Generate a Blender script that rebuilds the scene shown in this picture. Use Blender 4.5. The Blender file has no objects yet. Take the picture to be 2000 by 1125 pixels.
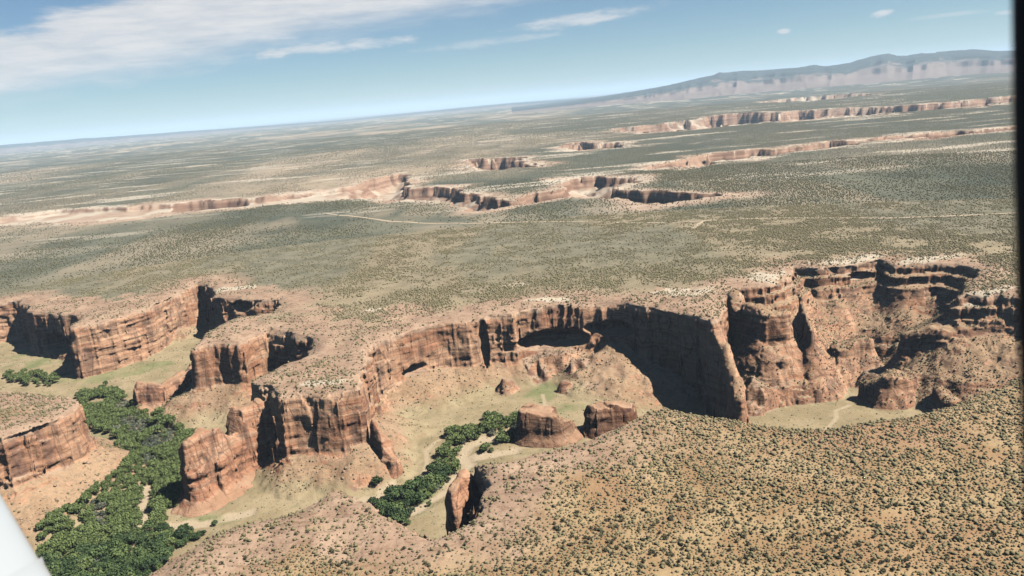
import bpy, math, random
import numpy as np
from mathutils import Vector, Matrix

# ------------------------------------------------------------------ camera, sky, sun, exposure
C = bpy.context.scene.collection
SC = bpy.context.scene
R = math.radians
EYE = np.array([0.0, 0.0, 250.0])
FPX, PITCH, ROLL = 1570.0, R(13.09), R(5.03)
_r0, _f0 = np.array([1.0, 0, 0]), np.array([0, math.cos(PITCH), -math.sin(PITCH)])
_u0 = np.array([0, math.sin(PITCH), math.cos(PITCH)])
CR = math.cos(ROLL) * _r0 - math.sin(ROLL) * _u0
CU = math.sin(ROLL) * _r0 + math.cos(ROLL) * _u0

cam_data = bpy.data.cameras.new('camera')
cam = bpy.data.objects.new('camera', cam_data)
C.objects.link(cam)
cam.matrix_world = Matrix((
    (CR[0], CU[0], -_f0[0], EYE[0]), (CR[1], CU[1], -_f0[1], EYE[1]),
    (CR[2], CU[2], -_f0[2], EYE[2]), (0, 0, 0, 1)))
cam_data.sensor_width = 36.0
cam_data.lens = FPX / 2000 * 36
cam_data.clip_start = 0.05
cam_data.clip_end = 300000
cam_data.dof.use_dof = True
cam_data.dof.focus_distance = 800
cam_data.dof.aperture_fstop = 6.0
SC.camera = cam

SUN_EL, SUN_AZ = R(53), R(108)          # azimuth clockwise from +Y (the view direction)
sd = bpy.data.lights.new('sun', 'SUN')
sd.energy = 5.0
sd.angle = R(0.53)
sd.color = (1.0, 0.955, 0.88)
sun = bpy.data.objects.new('sun', sd)
C.objects.link(sun)
sdir = Vector((math.sin(SUN_AZ) * math.cos(SUN_EL), math.cos(SUN_AZ) * math.cos(SUN_EL), math.sin(SUN_EL)))
sun.rotation_euler = sdir.to_track_quat('Z', 'Y').to_euler()

SC.render.engine = 'CYCLES'
SC.view_settings.view_transform = 'Standard'
SC.view_settings.look = 'None'
SC.view_settings.exposure = 1.15
SC.cycles.use_denoising = True
SC.cycles.max_bounces = 5
SC.cycles.diffuse_bounces = 0
SC.cycles.volume_bounces = 1
SC.cycles.transparent_max_bounces = 8


def NT(tree, kind, ins=None, **props):
    n = tree.nodes.new(kind)
    for k, v in props.items():
        setattr(n, k, v)
    for k, v in (ins or {}).items():
        s = n.inputs[k]
        if hasattr(v, 'is_linked') or isinstance(v, bpy.types.NodeSocket):
            tree.links.new(v, s)
        else:
            s.default_value = v
    return n


def math_(t, op, a, b=None, clamp=False):
    n = NT(t, 'ShaderNodeMath', operation=op, use_clamp=clamp)
    for i, v in enumerate((a, b)):
        if v is None:
            continue
        if isinstance(v, bpy.types.NodeSocket):
            t.links.new(v, n.inputs[i])
        else:
            n.inputs[i].default_value = v
    return n.outputs[0]


def ramp(t, fac, lo, hi, smooth=True):
    n = NT(t, 'ShaderNodeMapRange', {'Value': fac, 'From Min': lo, 'From Max': hi},
           interpolation_type='SMOOTHSTEP' if smooth else 'LINEAR')
    return n.outputs[0]


def mix(t, fac, a, b, blend='MIX'):
    n = NT(t, 'ShaderNodeMix', data_type='RGBA', blend_type=blend)
    for i, v in ((0, fac), (6, a), (7, b)):
        if isinstance(v, bpy.types.NodeSocket):
            t.links.new(v, n.inputs[i])
        elif isinstance(v, (tuple, list)):
            n.inputs[i].default_value = tuple(v) + ((1,) if len(v) == 3 else ())
        else:
            n.inputs[i].default_value = v
    return n.outputs[2]


def noise_tex(t, vec, scale, detail=4, rough=0.55, dist=0.0):
    n = NT(t, 'ShaderNodeTexNoise', {'Vector': vec, 'Scale': scale, 'Detail': detail,
                                     'Roughness': rough, 'Distortion': dist})
    return n.outputs[0]


def vscale(t, vec, s):
    n = NT(t, 'ShaderNodeVectorMath', {0: vec, 1: s}, operation='MULTIPLY')
    return n.outputs[0]


def make_world():
    w = bpy.data.worlds.new('World')
    SC.world = w
    w.use_nodes = True
    t = w.node_tree
    t.nodes.clear()
    sky = NT(t, 'ShaderNodeTexSky', sky_type='NISHITA', sun_disc=False, sun_elevation=SUN_EL,
             sun_rotation=SUN_AZ, altitude=1900, air_density=1.0, dust_density=0.6, ozone_density=1.2)
    tc = NT(t, 'ShaderNodeTexCoord')
    sep = NT(t, 'ShaderNodeSeparateXYZ', {0: tc.outputs['Generated']})
    z = math_(t, 'ADD', math_(t, 'MAXIMUM', sep.outputs[2], 0.0), 0.035)
    cx = math_(t, 'DIVIDE', sep.outputs[0], z)
    cy = math_(t, 'DIVIDE', sep.outputs[1], z)
    comb = NT(t, 'ShaderNodeCombineXYZ', {0: cx, 1: cy})
    P = comb.outputs[0]
    # thin layer cloud lying to the left, wisps reaching to the right
    D_ = tc.outputs['Generated']
    az = math_(t, 'ARCTAN2', sep.outputs[0], sep.outputs[1])
    el = math_(t, 'ARCSINE', sep.outputs[2])
    n1 = noise_tex(t, vscale(t, D_, (7, 7, 34)), 1.0, 8, 0.58, 0.5)
    n2 = noise_tex(t, vscale(t, D_, (16, 16, 110)), 1.0, 7, 0.62, 0.3)
    # a veil of layer cloud to the left: underside sinking leftwards, blue again above its far left end
    l1 = math_(t, 'ADD', math_(t, 'MULTIPLY', az, 0.083), 0.090)
    l2 = math_(t, 'ADD', math_(t, 'MULTIPLY', az, 0.12), 0.122)
    under = math_(t, 'SUBTRACT', el, math_(t, 'MAXIMUM', l1, l2))
    upper = math_(t, 'SUBTRACT', math_(t, 'ADD', math_(t, 'MULTIPLY', az, 0.16), 0.202), el)
    wob = math_(t, 'ADD', math_(t, 'MULTIPLY', math_(t, 'SUBTRACT', n1, 0.5), 0.055), math_(t, 'MULTIPLY', math_(t, 'SUBTRACT', n2, 0.5), 0.022))
    under = math_(t, 'ADD', under, wob)
    upper = math_(t, 'ADD', upper, math_(t, 'MULTIPLY', wob, 1.0))
    mask = math_(t, 'MULTIPLY', ramp(t, under, -0.030, 0.022), ramp(t, upper, -0.004, 0.012))
    mask = math_(t, 'MULTIPLY', mask, math_(t, 'ADD', 0.78, math_(t, 'MULTIPLY', n2, 0.22)))
    mask = math_(t, 'MULTIPLY', mask, ramp(t, az, 0.30, 0.05))

    def puff(a0, e0, wa, we, tilt, gain):
        da = math_(t, 'DIVIDE', math_(t, 'SUBTRACT', az, a0), wa)
        e1 = math_(t, 'SUBTRACT', math_(t, 'SUBTRACT', el, e0), math_(t, 'MULTIPLY', math_(t, 'SUBTRACT', az, a0), tilt))
        de = math_(t, 'DIVIDE', e1, we)
        r2 = math_(t, 'ADD', math_(t, 'MULTIPLY', da, da), math_(t, 'MULTIPLY', de, de))
        g = math_(t, 'SUBTRACT', 1.0, r2)
        q = noise_tex(t, vscale(t, tc.outputs['Generated'], (28, 28, 120)), 1.0, 6, 0.62, 0.3)
        g = math_(t, 'ADD', g, math_(t, 'MULTIPLY', math_(t, 'SUBTRACT', q, 0.52), 2.6))
        return math_(t, 'MULTIPLY', ramp(t, g, 0.0, 1.3), gain)
    total = mask
    for p in PUFFS:
        total = math_(t, 'MAXIMUM', total, puff(*p))
    total = math_(t, 'MULTIPLY', total, ramp(t, el, 0.0, 0.03))
    total = math_(t, 'MINIMUM', total, 0.93)
    dens = ramp(t, n2, 0.25, 0.75)
    ccol = mix(t, dens, CLOUD_LO, CLOUD_HI)
    tint = mix(t, 1.0, sky.outputs[0], SKY_TINT, 'MULTIPLY')
    col = mix(t, total, tint, ccol)
    bg = NT(t, 'ShaderNodeBackground', {'Color': col, 'Strength': 0.05})
    out = NT(t, 'ShaderNodeOutputWorld')
    t.links.new(bg.outputs[0], out.inputs[0])


SKY_TINT = (0.56, 0.69, 0.76)
CLOUD_LO, CLOUD_HI = (5.7, 5.85, 6.1), (7.3, 7.15, 7.1)
PUFFS = [(-0.19, 0.079, 0.13, 0.009, 0.03, 0.80), (-0.255, 0.075, 0.035, 0.006, 0.02, 1.0), (0.0, 0.070, 0.10, 0.006, 0.03, 0.45),
         (0.115, 0.086, 0.11, 0.010, 0.05, 0.80), (0.337, 0.0495, 0.008, 0.0035, 0.0, 0.9), (0.438, 0.0565, 0.013, 0.0048, 0.1, 0.95),
         (0.50, 0.048, 0.05, 0.003, 0.0, 0.4), (0.555, 0.044, 0.014, 0.0030, 0.0, 0.7), (0.30, 0.10, 0.06, 0.004, 0.0, 0.3)]
make_world()

# ------------------------------------------------------------------ helpers
random.seed(4)
rng = np.random.default_rng(11)


def ray(px, py):
    d = _f0 * FPX + CR * (px - 1000.0) + CU * (562.5 - py)
    return d / np.linalg.norm(d)


def at(px, py, z=0.0):
    d = ray(px, py)
    k = (z - EYE[2]) / d[2]
    return EYE[:2] + d[:2] * k


def z_at(px, py, r):
    """height at which the sight line of a photo point passes ground distance r"""
    d = ray(px, py)
    return EYE[2] + d[2] / math.hypot(d[0], d[1]) * r


def P2(pts, z=0.0):
    return np.array([at(p[0], p[1], z) for p in pts])


_T3 = rng.random((64, 64, 64)).astype(np.float32) * 2 - 1
_T3F = _T3.ravel()
_T2 = rng.random((256, 256)).astype(np.float32) * 2 - 1
_T2F = _T2.ravel()
_T1 = rng.random(1024).astype(np.float32) * 2 - 1


def _fade(t):
    return t * t * (3 - 2 * t)


def n1d(x):
    i = np.floor(x).astype(np.int32)
    t = _fade((x - i).astype(np.float32))
    return _T1[i & 1023] * (1 - t) + _T1[(i + 1) & 1023] * t


def n2d(x, y, s, seed=0):
    x = x / s + seed * 17.31
    y = y / s + seed * 7.77
    i = np.floor(x).astype(np.int32)
    j = np.floor(y).astype(np.int32)
    u = _fade((x - i).astype(np.float32))
    v = _fade((y - j).astype(np.float32))
    i0, i1 = (i & 255) * 256, ((i + 1) & 255) * 256
    j0, j1 = j & 255, (j + 1) & 255
    a = _T2F[i0 + j0] * (1 - u) + _T2F[i1 + j0] * u
    b = _T2F[i0 + j1] * (1 - u) + _T2F[i1 + j1] * u
    return a * (1 - v) + b * v


def fbm2(x, y, s, octaves=4, seed=0, gain=0.5):
    o, a, tot = 0, 1.0, 0.0
    for k in range(octaves):
        o = o + a * n2d(x, y, s / 2 ** k, seed + k * 3)
        tot += a
        a *= gain
    return o / tot * 1.5


def n3d(x, y, z, s, seed=0):
    x = x / s + seed * 13.7
    y = y / s + seed * 5.3
    z = z / s + seed * 3.1
    i, j, k = (np.floor(q).astype(np.int32) for q in (x, y, z))
    u, v, w = _fade((x - i).astype(np.float32)), _fade((y - j).astype(np.float32)), _fade((z - k).astype(np.float32))
    i0, i1 = (i & 63) << 12, ((i + 1) & 63) << 12
    j0, j1 = (j & 63) << 6, ((j + 1) & 63) << 6
    k0, k1 = k & 63, (k + 1) & 63

    def L(a, b):
        return _T3F[a + b + k0] * (1 - w) + _T3F[a + b + k1] * w
    return (L(i0, j0) * (1 - u) + L(i1, j0) * u) * (1 - v) + (L(i0, j1) * (1 - u) + L(i1, j1) * u) * v


def sstep(x, a, b):
    t = np.clip((x - a) / (b - a), 0, 1)
    return t * t * (3 - 2 * t)


def cells2(x, y, s, seed=0):
    """jointed blocks: a random value per cell, and the distance to the nearest joint"""
    gx, gy = x / s + seed * 3.7, y / s + seed * 9.1
    i, j = np.floor(gx).astype(np.int32), np.floor(gy).astype(np.int32)
    f1 = np.full(np.broadcast(gx, gy).shape, 9.0, np.float32)
    f2, val = f1.copy(), np.zeros(f1.shape, np.float32)
    for di in (-1, 0, 1):
        for dj in (-1, 0, 1):
            h = ((i + di) & 255) * 256 + ((j + dj) & 255)
            px_ = i + di + 0.5 + 0.45 * _T2F[h]
            py_ = j + dj + 0.5 + 0.45 * _T2F[(h + 7919) & 65535]
            q = (gx - px_) ** 2 + (gy - py_) ** 2
            nearer = q < f1
            f2 = np.where(nearer, f1, np.minimum(f2, q))
            val = np.where(nearer, _T2F[(h + 31337) & 65535], val)
            f1 = np.where(nearer, q, f1)
    return val, (np.sqrt(f2) - np.sqrt(f1)) * s


def sd_poly(x, y, P):
    """signed distance to polygon P, positive inside"""
    best = np.full(x.shape, 1e12, np.float32)
    inside = np.zeros(x.shape, bool)
    n = len(P)
    for a in range(n):
        ax, ay = P[a]
        bx, by = P[(a + 1) % n]
        ex, ey = bx - ax, by - ay
        L2 = ex * ex + ey * ey
        if L2 < 1e-9:
            continue
        wx, wy = x - ax, y - ay
        t = np.clip((wx * ex + wy * ey) / L2, 0, 1)
        best = np.minimum(best, (wx - t * ex) ** 2 + (wy - t * ey) ** 2)
        if ay != by:
            c = (ay > y) != (by > y)
            inside ^= c & (x < ex * (y - ay) / ey + ax)
    d = np.sqrt(best)
    return np.where(inside, d, -d).astype(np.float32)


def d_line(x, y, P):
    best = np.full(x.shape, 1e12, np.float32)
    for a in range(len(P) - 1):
        ax, ay = P[a]
        bx, by = P[a + 1]
        ex, ey = bx - ax, by - ay
        L2 = ex * ex + ey * ey + 1e-9
        t = np.clip(((x - ax) * ex + (y - ay) * ey) / L2, 0, 1)
        best = np.minimum(best, (x - ax - t * ex) ** 2 + (y - ay - t * ey) ** 2)
    return np.sqrt(best)


def jag(P, amp, step, seed, closed=True):
    """a traced outline roughened with natural irregularity"""
    out = []
    n = len(P)
    s = 0.0
    for a in range(n if closed else n - 1):
        p, q = P[a], P[(a + 1) % n]
        L = np.linalg.norm(q - p)
        m = max(1, int(L / step))
        nrm = np.array([-(q - p)[1], (q - p)[0]]) / (L + 1e-9)
        for k in range(m):
            u = k / m
            w = amp * (float(n1d(np.array([(s + u * L) / 22.0 + seed * 31]))[0]) + 0.6 * float(n1d(np.array([(s + u * L) / 8.0 + seed * 77]))[0]))
            fade = 1.0 if m > 1 else 0.3
            out.append(p + (q - p) * u + nrm * w * fade)
        s += L
    if not closed:
        out.append(P[-1])
    return np.array(out)


def tag(o, label=None, cat=None, group=None, kind=None):
    if label:
        o['label'] = label
    if cat:
        o['category'] = cat
    if group:
        o['group'] = group
    if kind:
        o['kind'] = kind
    return o


def mesh_obj(name, V, F, mat, parent=None, smooth=True, normals=None, attrs=None):
    """V (n,3); F (m,k) equal-sized faces"""
    me = bpy.data.meshes.new(name)
    V = np.ascontiguousarray(V, np.float32)
    F = np.ascontiguousarray(F, np.int32)
    me.vertices.add(len(V))
    me.vertices.foreach_set('co', V.ravel())
    k = F.shape[1]
    me.loops.add(F.size)
    me.loops.foreach_set('vertex_index', F.ravel())
    me.polygons.add(len(F))
    me.polygons.foreach_set('loop_start', np.arange(0, F.size, k, dtype=np.int32))
    me.polygons.foreach_set('loop_total', np.full(len(F), k, np.int32))
    if smooth:
        me.polygons.foreach_set('use_smooth', np.ones(len(F), bool))
    for an, A in (attrs or {}).items():
        at_ = me.attributes.new(an, 'FLOAT_COLOR', 'POINT')
        at_.data.foreach_set('color', np.ascontiguousarray(A, np.float32).ravel())
    me.update(calc_edges=True)
    if normals is not None:
        me.normals_split_custom_set_from_vertices(np.ascontiguousarray(normals, np.float32))
    if mat:
        me.materials.append(mat)
    o = bpy.data.objects.new(name, me)
    C.objects.link(o)
    if parent:
        o.parent = parent
    return o


def empty(name, loc):
    o = bpy.data.objects.new(name, None)
    o.location = loc
    C.objects.link(o)
    return o


def submesh(V, F, mask, normals, attrs):
    f = F[mask]
    used = np.unique(f)
    remap = np.full(len(V), -1, np.int32)
    remap[used] = np.arange(len(used))
    return V[used], remap[f], normals[used], {k: a[used] for k, a in attrs.items()}


def vnormals(V, F):
    a, b, c, d = (V[F[:, i]] for i in range(4))
    fn = np.cross(c - a, d - b)
    N = np.zeros_like(V)
    for k in range(3):
        for i in range(4):
            N[:, k] += np.bincount(F[:, i], fn[:, k], len(V)).astype(V.dtype)
    return N / (np.linalg.norm(N, axis=1, keepdims=True) + 1e-9), fn


def surface_nets(f):
    """dense field (solid > 0) -> vertices in index space, quads wound outwards"""
    s = f > 0
    c = s[:-1, :-1, :-1].astype(np.int8)
    tot = c.copy()
    for di in (0, 1):
        for dj in (0, 1):
            for dk in (0, 1):
                if di + dj + dk:
                    tot += s[di:s.shape[0] - 1 + di, dj:s.shape[1] - 1 + dj, dk:s.shape[2] - 1 + dk]
    I, J, K = np.nonzero((tot > 0) & (tot < 8))
    del tot
    m = len(I)
    idx = np.full(c.shape, -1, np.int32)
    idx[I, J, K] = np.arange(m)
    corner = {}
    for di in (0, 1):
        for dj in (0, 1):
            for dk in (0, 1):
                corner[di, dj, dk] = f[I + di, J + dj, K + dk]
    acc = np.zeros((m, 3), np.float32)
    cnt = np.zeros(m, np.float32)
    for a in corner:
        for ax in range(3):
            if a[ax]:
                continue
            b = list(a)
            b[ax] = 1
            fa, fb = corner[a], corner[tuple(b)]
            x = (fa > 0) != (fb > 0)
            t = np.where(x, fa / np.where(x, fa - fb, 1), 0)
            for q in range(3):
                acc[:, q] += np.where(x, a[q] + (t if q == ax else 0), 0)
            cnt += x
    V = acc / cnt[:, None] + np.stack([I, J, K], 1)
    quads = []
    for ax in range(3):
        lo = [slice(None)] * 3
        hi = [slice(None)] * 3
        lo[ax], hi[ax] = slice(0, -1), slice(1, None)
        A, B = s[tuple(lo)], s[tuple(hi)]
        p, q = [q for q in range(3) if q != ax]
        X = np.array(np.nonzero(A != B))
        ok = (X[p] > 0) & (X[q] > 0) & (X[p] < c.shape[p]) & (X[q] < c.shape[q]) & (X[ax] < c.shape[ax])
        X = X[:, ok]
        sgn = A[X[0], X[1], X[2]]

        def cell(dp, dq):
            Y = X.copy()
            Y[p] -= dp
            Y[q] -= dq
            return idx[Y[0], Y[1], Y[2]]
        Q = np.stack([cell(1, 1), cell(0, 1), cell(0, 0), cell(1, 0)], 1)
        flip = sgn if ax == 1 else ~sgn
        Q[flip] = Q[flip][:, ::-1]
        quads.append(Q)
    return V, np.concatenate(quads)


# ------------------------------------------------------------------ materials
ALBEDO = 0.56      # the colours below were picked by eye from sunlit surfaces; this brings them to real reflectances


def base_col(t, col, b, k=1.0):
    k *= ALBEDO
    t.links.new(mix(t, 1.0, col, (k, k, k), 'MULTIPLY'), b.inputs['Base Color'])


def new_mat(name):
    m = bpy.data.materials.new(name)
    m.use_nodes = True
    t = m.node_tree
    t.nodes.clear()
    b = NT(t, 'ShaderNodeBsdfPrincipled', {'Roughness': 0.9, 'Specular IOR Level': 0.15})
    o = NT(t, 'ShaderNodeOutputMaterial')
    t.links.new(b.outputs[0], o.inputs[0])
    return m, t, b


def cliff_colour(t, P):
    """bedded red sandstone with desert-varnished faces"""
    sep = NT(t, 'ShaderNodeSeparateXYZ', {0: P})
    warp = noise_tex(t, P, 0.012, 3)
    zz = math_(t, 'ADD', sep.outputs[2], math_(t, 'MULTIPLY', warp, 26.0))
    tilt = math_(t, 'ADD', zz, math_(t, 'MULTIPLY', sep.outputs[0], 0.05))
    bedv = NT(t, 'ShaderNodeCombineXYZ', {0: math_(t, 'MULTIPLY', sep.outputs[0], 0.012),
                                          1: math_(t, 'MULTIPLY', sep.outputs[1], 0.012), 2: math_(t, 'MULTIPLY', tilt, 0.28)}).outputs[0]
    bed = noise_tex(t, bedv, 1.0, 5, 0.62)
    big = noise_tex(t, P, 0.018, 4, 0.55)
    base = mix(t, ramp(t, big, 0.34, 0.66), (0.44, 0.208, 0.115), (0.65, 0.372, 0.222))
    base = mix(t, math_(t, 'MULTIPLY', ramp(t, bed, 0.46, 0.66), 0.6), base, (0.66, 0.45, 0.29))
    base = mix(t, math_(t, 'MULTIPLY', ramp(t, bed, 0.46, 0.32), 0.55), base, (0.205, 0.105, 0.064))
    thin = noise_tex(t, NT(t, 'ShaderNodeCombineXYZ', {0: math_(t, 'MULTIPLY', sep.outputs[0], 0.03), 1: math_(t, 'MULTIPLY', sep.outputs[1], 0.03), 2: math_(t, 'MULTIPLY', tilt, 0.62)}).outputs[0], 1.0, 3, 0.6)
    base = mix(t, math_(t, 'MULTIPLY', ramp(t, thin, 0.41, 0.34), 0.6), base, (0.15, 0.085, 0.06))
    # varnished streaks hang down the faces
    sv = vscale(t, P, (0.085, 0.085, 0.012))
    st = noise_tex(t, sv, 1.0, 5, 0.62)
    patch = noise_tex(t, P, 0.022, 2)
    vm = math_(t, 'MULTIPLY', ramp(t, st, 0.47, 0.60), ramp(t, patch, 0.40, 0.54))
    base = mix(t, math_(t, 'MULTIPLY', vm, 0.58), base, (0.125, 0.080, 0.068))
    pv = math_(t, 'MULTIPLY', ramp(t, st, 0.44, 0.30), ramp(t, patch, 0.52, 0.68))
    base = mix(t, math_(t, 'MULTIPLY', pv, 0.5), base, (0.56, 0.40, 0.28))
    fine = noise_tex(t, P, 0.45, 5, 0.7)
    vcr = NT(t, 'ShaderNodeTexVoronoi', {'Vector': vscale(t, P, (0.075, 0.075, 0.016)), 'Scale': 1.0, 'Randomness': 1.0}, feature='DISTANCE_TO_EDGE').outputs[0]
    base = mix(t, math_(t, 'MULTIPLY', ramp(t, vcr, 0.035, 0.0), 0.55), base, (0.09, 0.055, 0.045))
    base = mix(t, 0.6, base, mix(t, fine, (0.4, 0.4, 0.4), (1.55, 1.55, 1.55)), 'MULTIPLY')
    return base, bed, st, fine


def rock_bump(t, bed, fine, P, b, strength=0.6, dist=1.2):
    crack = NT(t, 'ShaderNodeTexVoronoi', {'Vector': vscale(t, P, (0.12, 0.12, 0.06)), 'Scale': 1.0}, feature='DISTANCE_TO_EDGE').outputs[0]
    cr = ramp(t, crack, 0.0, 0.05)
    n = noise_tex(t, P, 0.16, 6, 0.6)
    h = math_(t, 'ADD', math_(t, 'MULTIPLY', bed, 1.2), math_(t, 'MULTIPLY', n, 1.5))
    h = math_(t, 'ADD', h, math_(t, 'MULTIPLY', cr, 0.18))
    h = math_(t, 'ADD', h, math_(t, 'MULTIPLY', fine, 0.4))
    bp = NT(t, 'ShaderNodeBump', {'Strength': strength, 'Distance': dist, 'Height': h})
    t.links.new(bp.outputs[0], b.inputs['Normal'])


def mat_terrain():
    m, t, b = new_mat('canyon_country')
    geo = NT(t, 'ShaderNodeNewGeometry')
    P = geo.outputs['Position']
    nz = NT(t, 'ShaderNodeSeparateXYZ', {0: geo.outputs['Normal']}).outputs[2]
    z1 = NT(t, 'ShaderNodeSeparateColor', {0: NT(t, 'ShaderNodeVertexColor', layer_name='zone').outputs[0]})
    z2 = NT(t, 'ShaderNodeSeparateColor', {0: NT(t, 'ShaderNodeVertexColor', layer_name='zone_more').outputs[0]})
    bare, green, sand = z1.outputs[0], z1.outputs[1], z1.outputs[2]
    floor_, sage, pale = z2.outputs[0], z2.outputs[1], z2.outputs[2]
    cliff, bed, st, fine = cliff_colour(t, P)
    med = noise_tex(t, P, 0.03, 5, 0.6)
    big = noise_tex(t, P, 0.006, 4, 0.55)
    grit = noise_tex(t, P, 0.9, 5, 0.7)
    # loose soil of the plateau: orange sand to straw
    soil = mix(t, ramp(t, med, 0.36, 0.64), (0.365, 0.225, 0.112), (0.485, 0.345, 0.185))
    soil = mix(t, ramp(t, big, 0.50, 0.70), soil, (0.40, 0.235, 0.125))
    # sage and grass cover
    sg = mix(t, ramp(t, med, 0.35, 0.65), (0.170, 0.160, 0.105), (0.270, 0.240, 0.162))
    far_ = ramp(t, NT(t, 'ShaderNodeSeparateXYZ', {0: P}).outputs[1], 760, 900)
    soil = mix(t, math_(t, 'MULTIPLY', far_, 0.75), soil, mix(t, med, (0.34, 0.275, 0.178), (0.45, 0.365, 0.235)))
    soil = mix(t, sage, soil, sg)
    # bare slickrock
    sl = mix(t, ramp(t, med, 0.36, 0.66), (0.40, 0.262, 0.178), (0.495, 0.342, 0.232))
    line = noise_tex(t, vscale(t, P, (0.05, 0.16, 0.5)), 1.0, 6, 0.68, 0.6)
    sl = mix(t, math_(t, 'MULTIPLY', ramp(t, line, 0.49, 0.38), 0.7), sl, (0.25, 0.155, 0.10))
    sl = mix(t, pale, sl, (0.60, 0.50, 0.37))
    tal = NT(t, 'ShaderNodeVertexColor', layer_name='zone').outputs[1]
    rub = noise_tex(t, P, 0.30, 5, 0.75)
    tc_ = mix(t, ramp(t, med, 0.35, 0.65), (0.36, 0.225, 0.130), (0.47, 0.31, 0.185))
    tc_ = mix(t, math_(t, 'MULTIPLY', ramp(t, rub, 0.50, 0.62), 0.7), tc_, (0.255, 0.195, 0.135))
    tc_ = mix(t, math_(t, 'MULTIPLY', ramp(t, rub, 0.42, 0.34), 0.6), tc_, (0.58, 0.43, 0.29))
    soil = mix(t, tal, soil, tc_)
    top = mix(t, bare, soil, sl)
    # canyon bottom: straw meadow, green flats, sandy wash
    fl = mix(t, ramp(t, med, 0.35, 0.65), (0.335, 0.258, 0.145), (0.44, 0.345, 0.205))
    mot = noise_tex(t, P, 0.11, 5, 0.7)
    fl = mix(t, math_(t, 'MULTIPLY', ramp(t, mot, 0.52, 0.66), 0.6), fl, (0.24, 0.215, 0.115))
    fl = mix(t, green, fl, mix(t, ramp(t, med, 0.4, 0.6), (0.215, 0.225, 0.100), (0.30, 0.28, 0.140)))
    top = mix(t, floor_, top, fl)
    top = mix(t, sand, top, (0.53, 0.415, 0.275))
    top = mix(t, 0.5, top, mix(t, grit, (0.55, 0.55, 0.55), (1.42, 1.42, 1.42)), 'MULTIPLY')
    wob = math_(t, 'ADD', nz, math_(t, 'MULTIPLY', math_(t, 'SUBTRACT', med, 0.5), 0.25))
    steep = ramp(t, wob, 0.80, 0.62)
    # pale caprock along the rims
    capz = NT(t, 'ShaderNodeSeparateXYZ', {0: P}).outputs[2]
    cliff = mix(t, math_(t, 'MULTIPLY', ramp(t, math_(t, 'ADD', capz, math_(t, 'MULTIPLY', med, 12.0)), -4.0, 3.0), 0.55), cliff, (0.64, 0.48, 0.34))
    col = mix(t, steep, top, cliff)
    base_col(t, col, b)
    rock_bump(t, bed, fine, P, b, 0.55, 1.3)
    return m


def mat_rock(name='red_sandstone', face_tone=1.0):
    m, t, b = new_mat(name)
    geo = NT(t, 'ShaderNodeNewGeometry')
    P = geo.outputs['Position']
    nz = NT(t, 'ShaderNodeSeparateXYZ', {0: geo.outputs['Normal']}).outputs[2]
    cliff, bed, st, fine = cliff_colour(t, P)
    med = noise_tex(t, P, 0.06, 5, 0.6)
    sl = mix(t, ramp(t, med, 0.36, 0.66), (0.41, 0.235, 0.140), (0.50, 0.315, 0.20))
    cliff = mix(t, 1.0, cliff, (face_tone, face_tone * 0.95, face_tone * 0.95), 'MULTIPLY')
    col = mix(t, ramp(t, nz, 0.55, 0.85), cliff, sl)
    base_col(t, col, b)
    rock_bump(t, bed, fine, P, b, 0.7, 1.3)
    return m


def mat_plain():
    m, t, b = new_mat('plain_country')
    geo = NT(t, 'ShaderNodeNewGeometry')
    P = geo.outputs['Position']
    nz = NT(t, 'ShaderNodeSeparateXYZ', {0: geo.outputs['Normal']}).outputs[2]
    z2 = NT(t, 'ShaderNodeSeparateColor', {0: NT(t, 'ShaderNodeVertexColor', layer_name='zone').outputs[0]})
    bare, sage, pale = z2.outputs[0], z2.outputs[1], z2.outputs[2]
    med = noise_tex(t, P, 0.02, 6, 0.62)
    big = noise_tex(t, P, 0.0022, 5, 0.6)
    soil = mix(t, ramp(t, med, 0.36, 0.64), (0.34, 0.27, 0.18), (0.46, 0.36, 0.25))
    sg = mix(t, ramp(t, big, 0.35, 0.65), (0.085, 0.098, 0.070), (0.200, 0.190, 0.130))
    sx = NT(t, 'ShaderNodeSeparateXYZ', {0: P})
    east = math_(t, 'DIVIDE', sx.outputs[0], math_(t, 'MAXIMUM', sx.outputs[1], 1.0))
    east = ramp(t, math_(t, 'ADD', east, math_(t, 'MULTIPLY', math_(t, 'SUBTRACT', big, 0.5), 0.9)), -0.15, 0.40)
    c = mix(t, sage, soil, sg)
    c = mix(t, math_(t, 'MULTIPLY', math_(t, 'MULTIPLY', east, ramp(t, sx.outputs[1], 1750.0, 3200.0)), 0.82), c, mix(t, ramp(t, med, 0.35, 0.65), (0.050, 0.066, 0.052), (0.135, 0.135, 0.098)))
    sl = mix(t, ramp(t, med, 0.4, 0.6), (0.42, 0.285, 0.20), (0.52, 0.39, 0.28))
    c = mix(t, bare, c, sl)
    c = mix(t, pale, c, (0.62, 0.53, 0.41))
    zb = NT(t, 'ShaderNodeSeparateXYZ', {0: P}).outputs[2]
    bedn = noise_tex(t, vscale(t, P, (0.004, 0.004, 0.09)), 1.0, 4, 0.6)
    cl = mix(t, ramp(t, bedn, 0.38, 0.62), (0.27, 0.155, 0.105), (0.45, 0.29, 0.20))
    c = mix(t, ramp(t, nz, 0.92, 0.75), c, cl)
    base_col(t, c, b)
    return m


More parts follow.
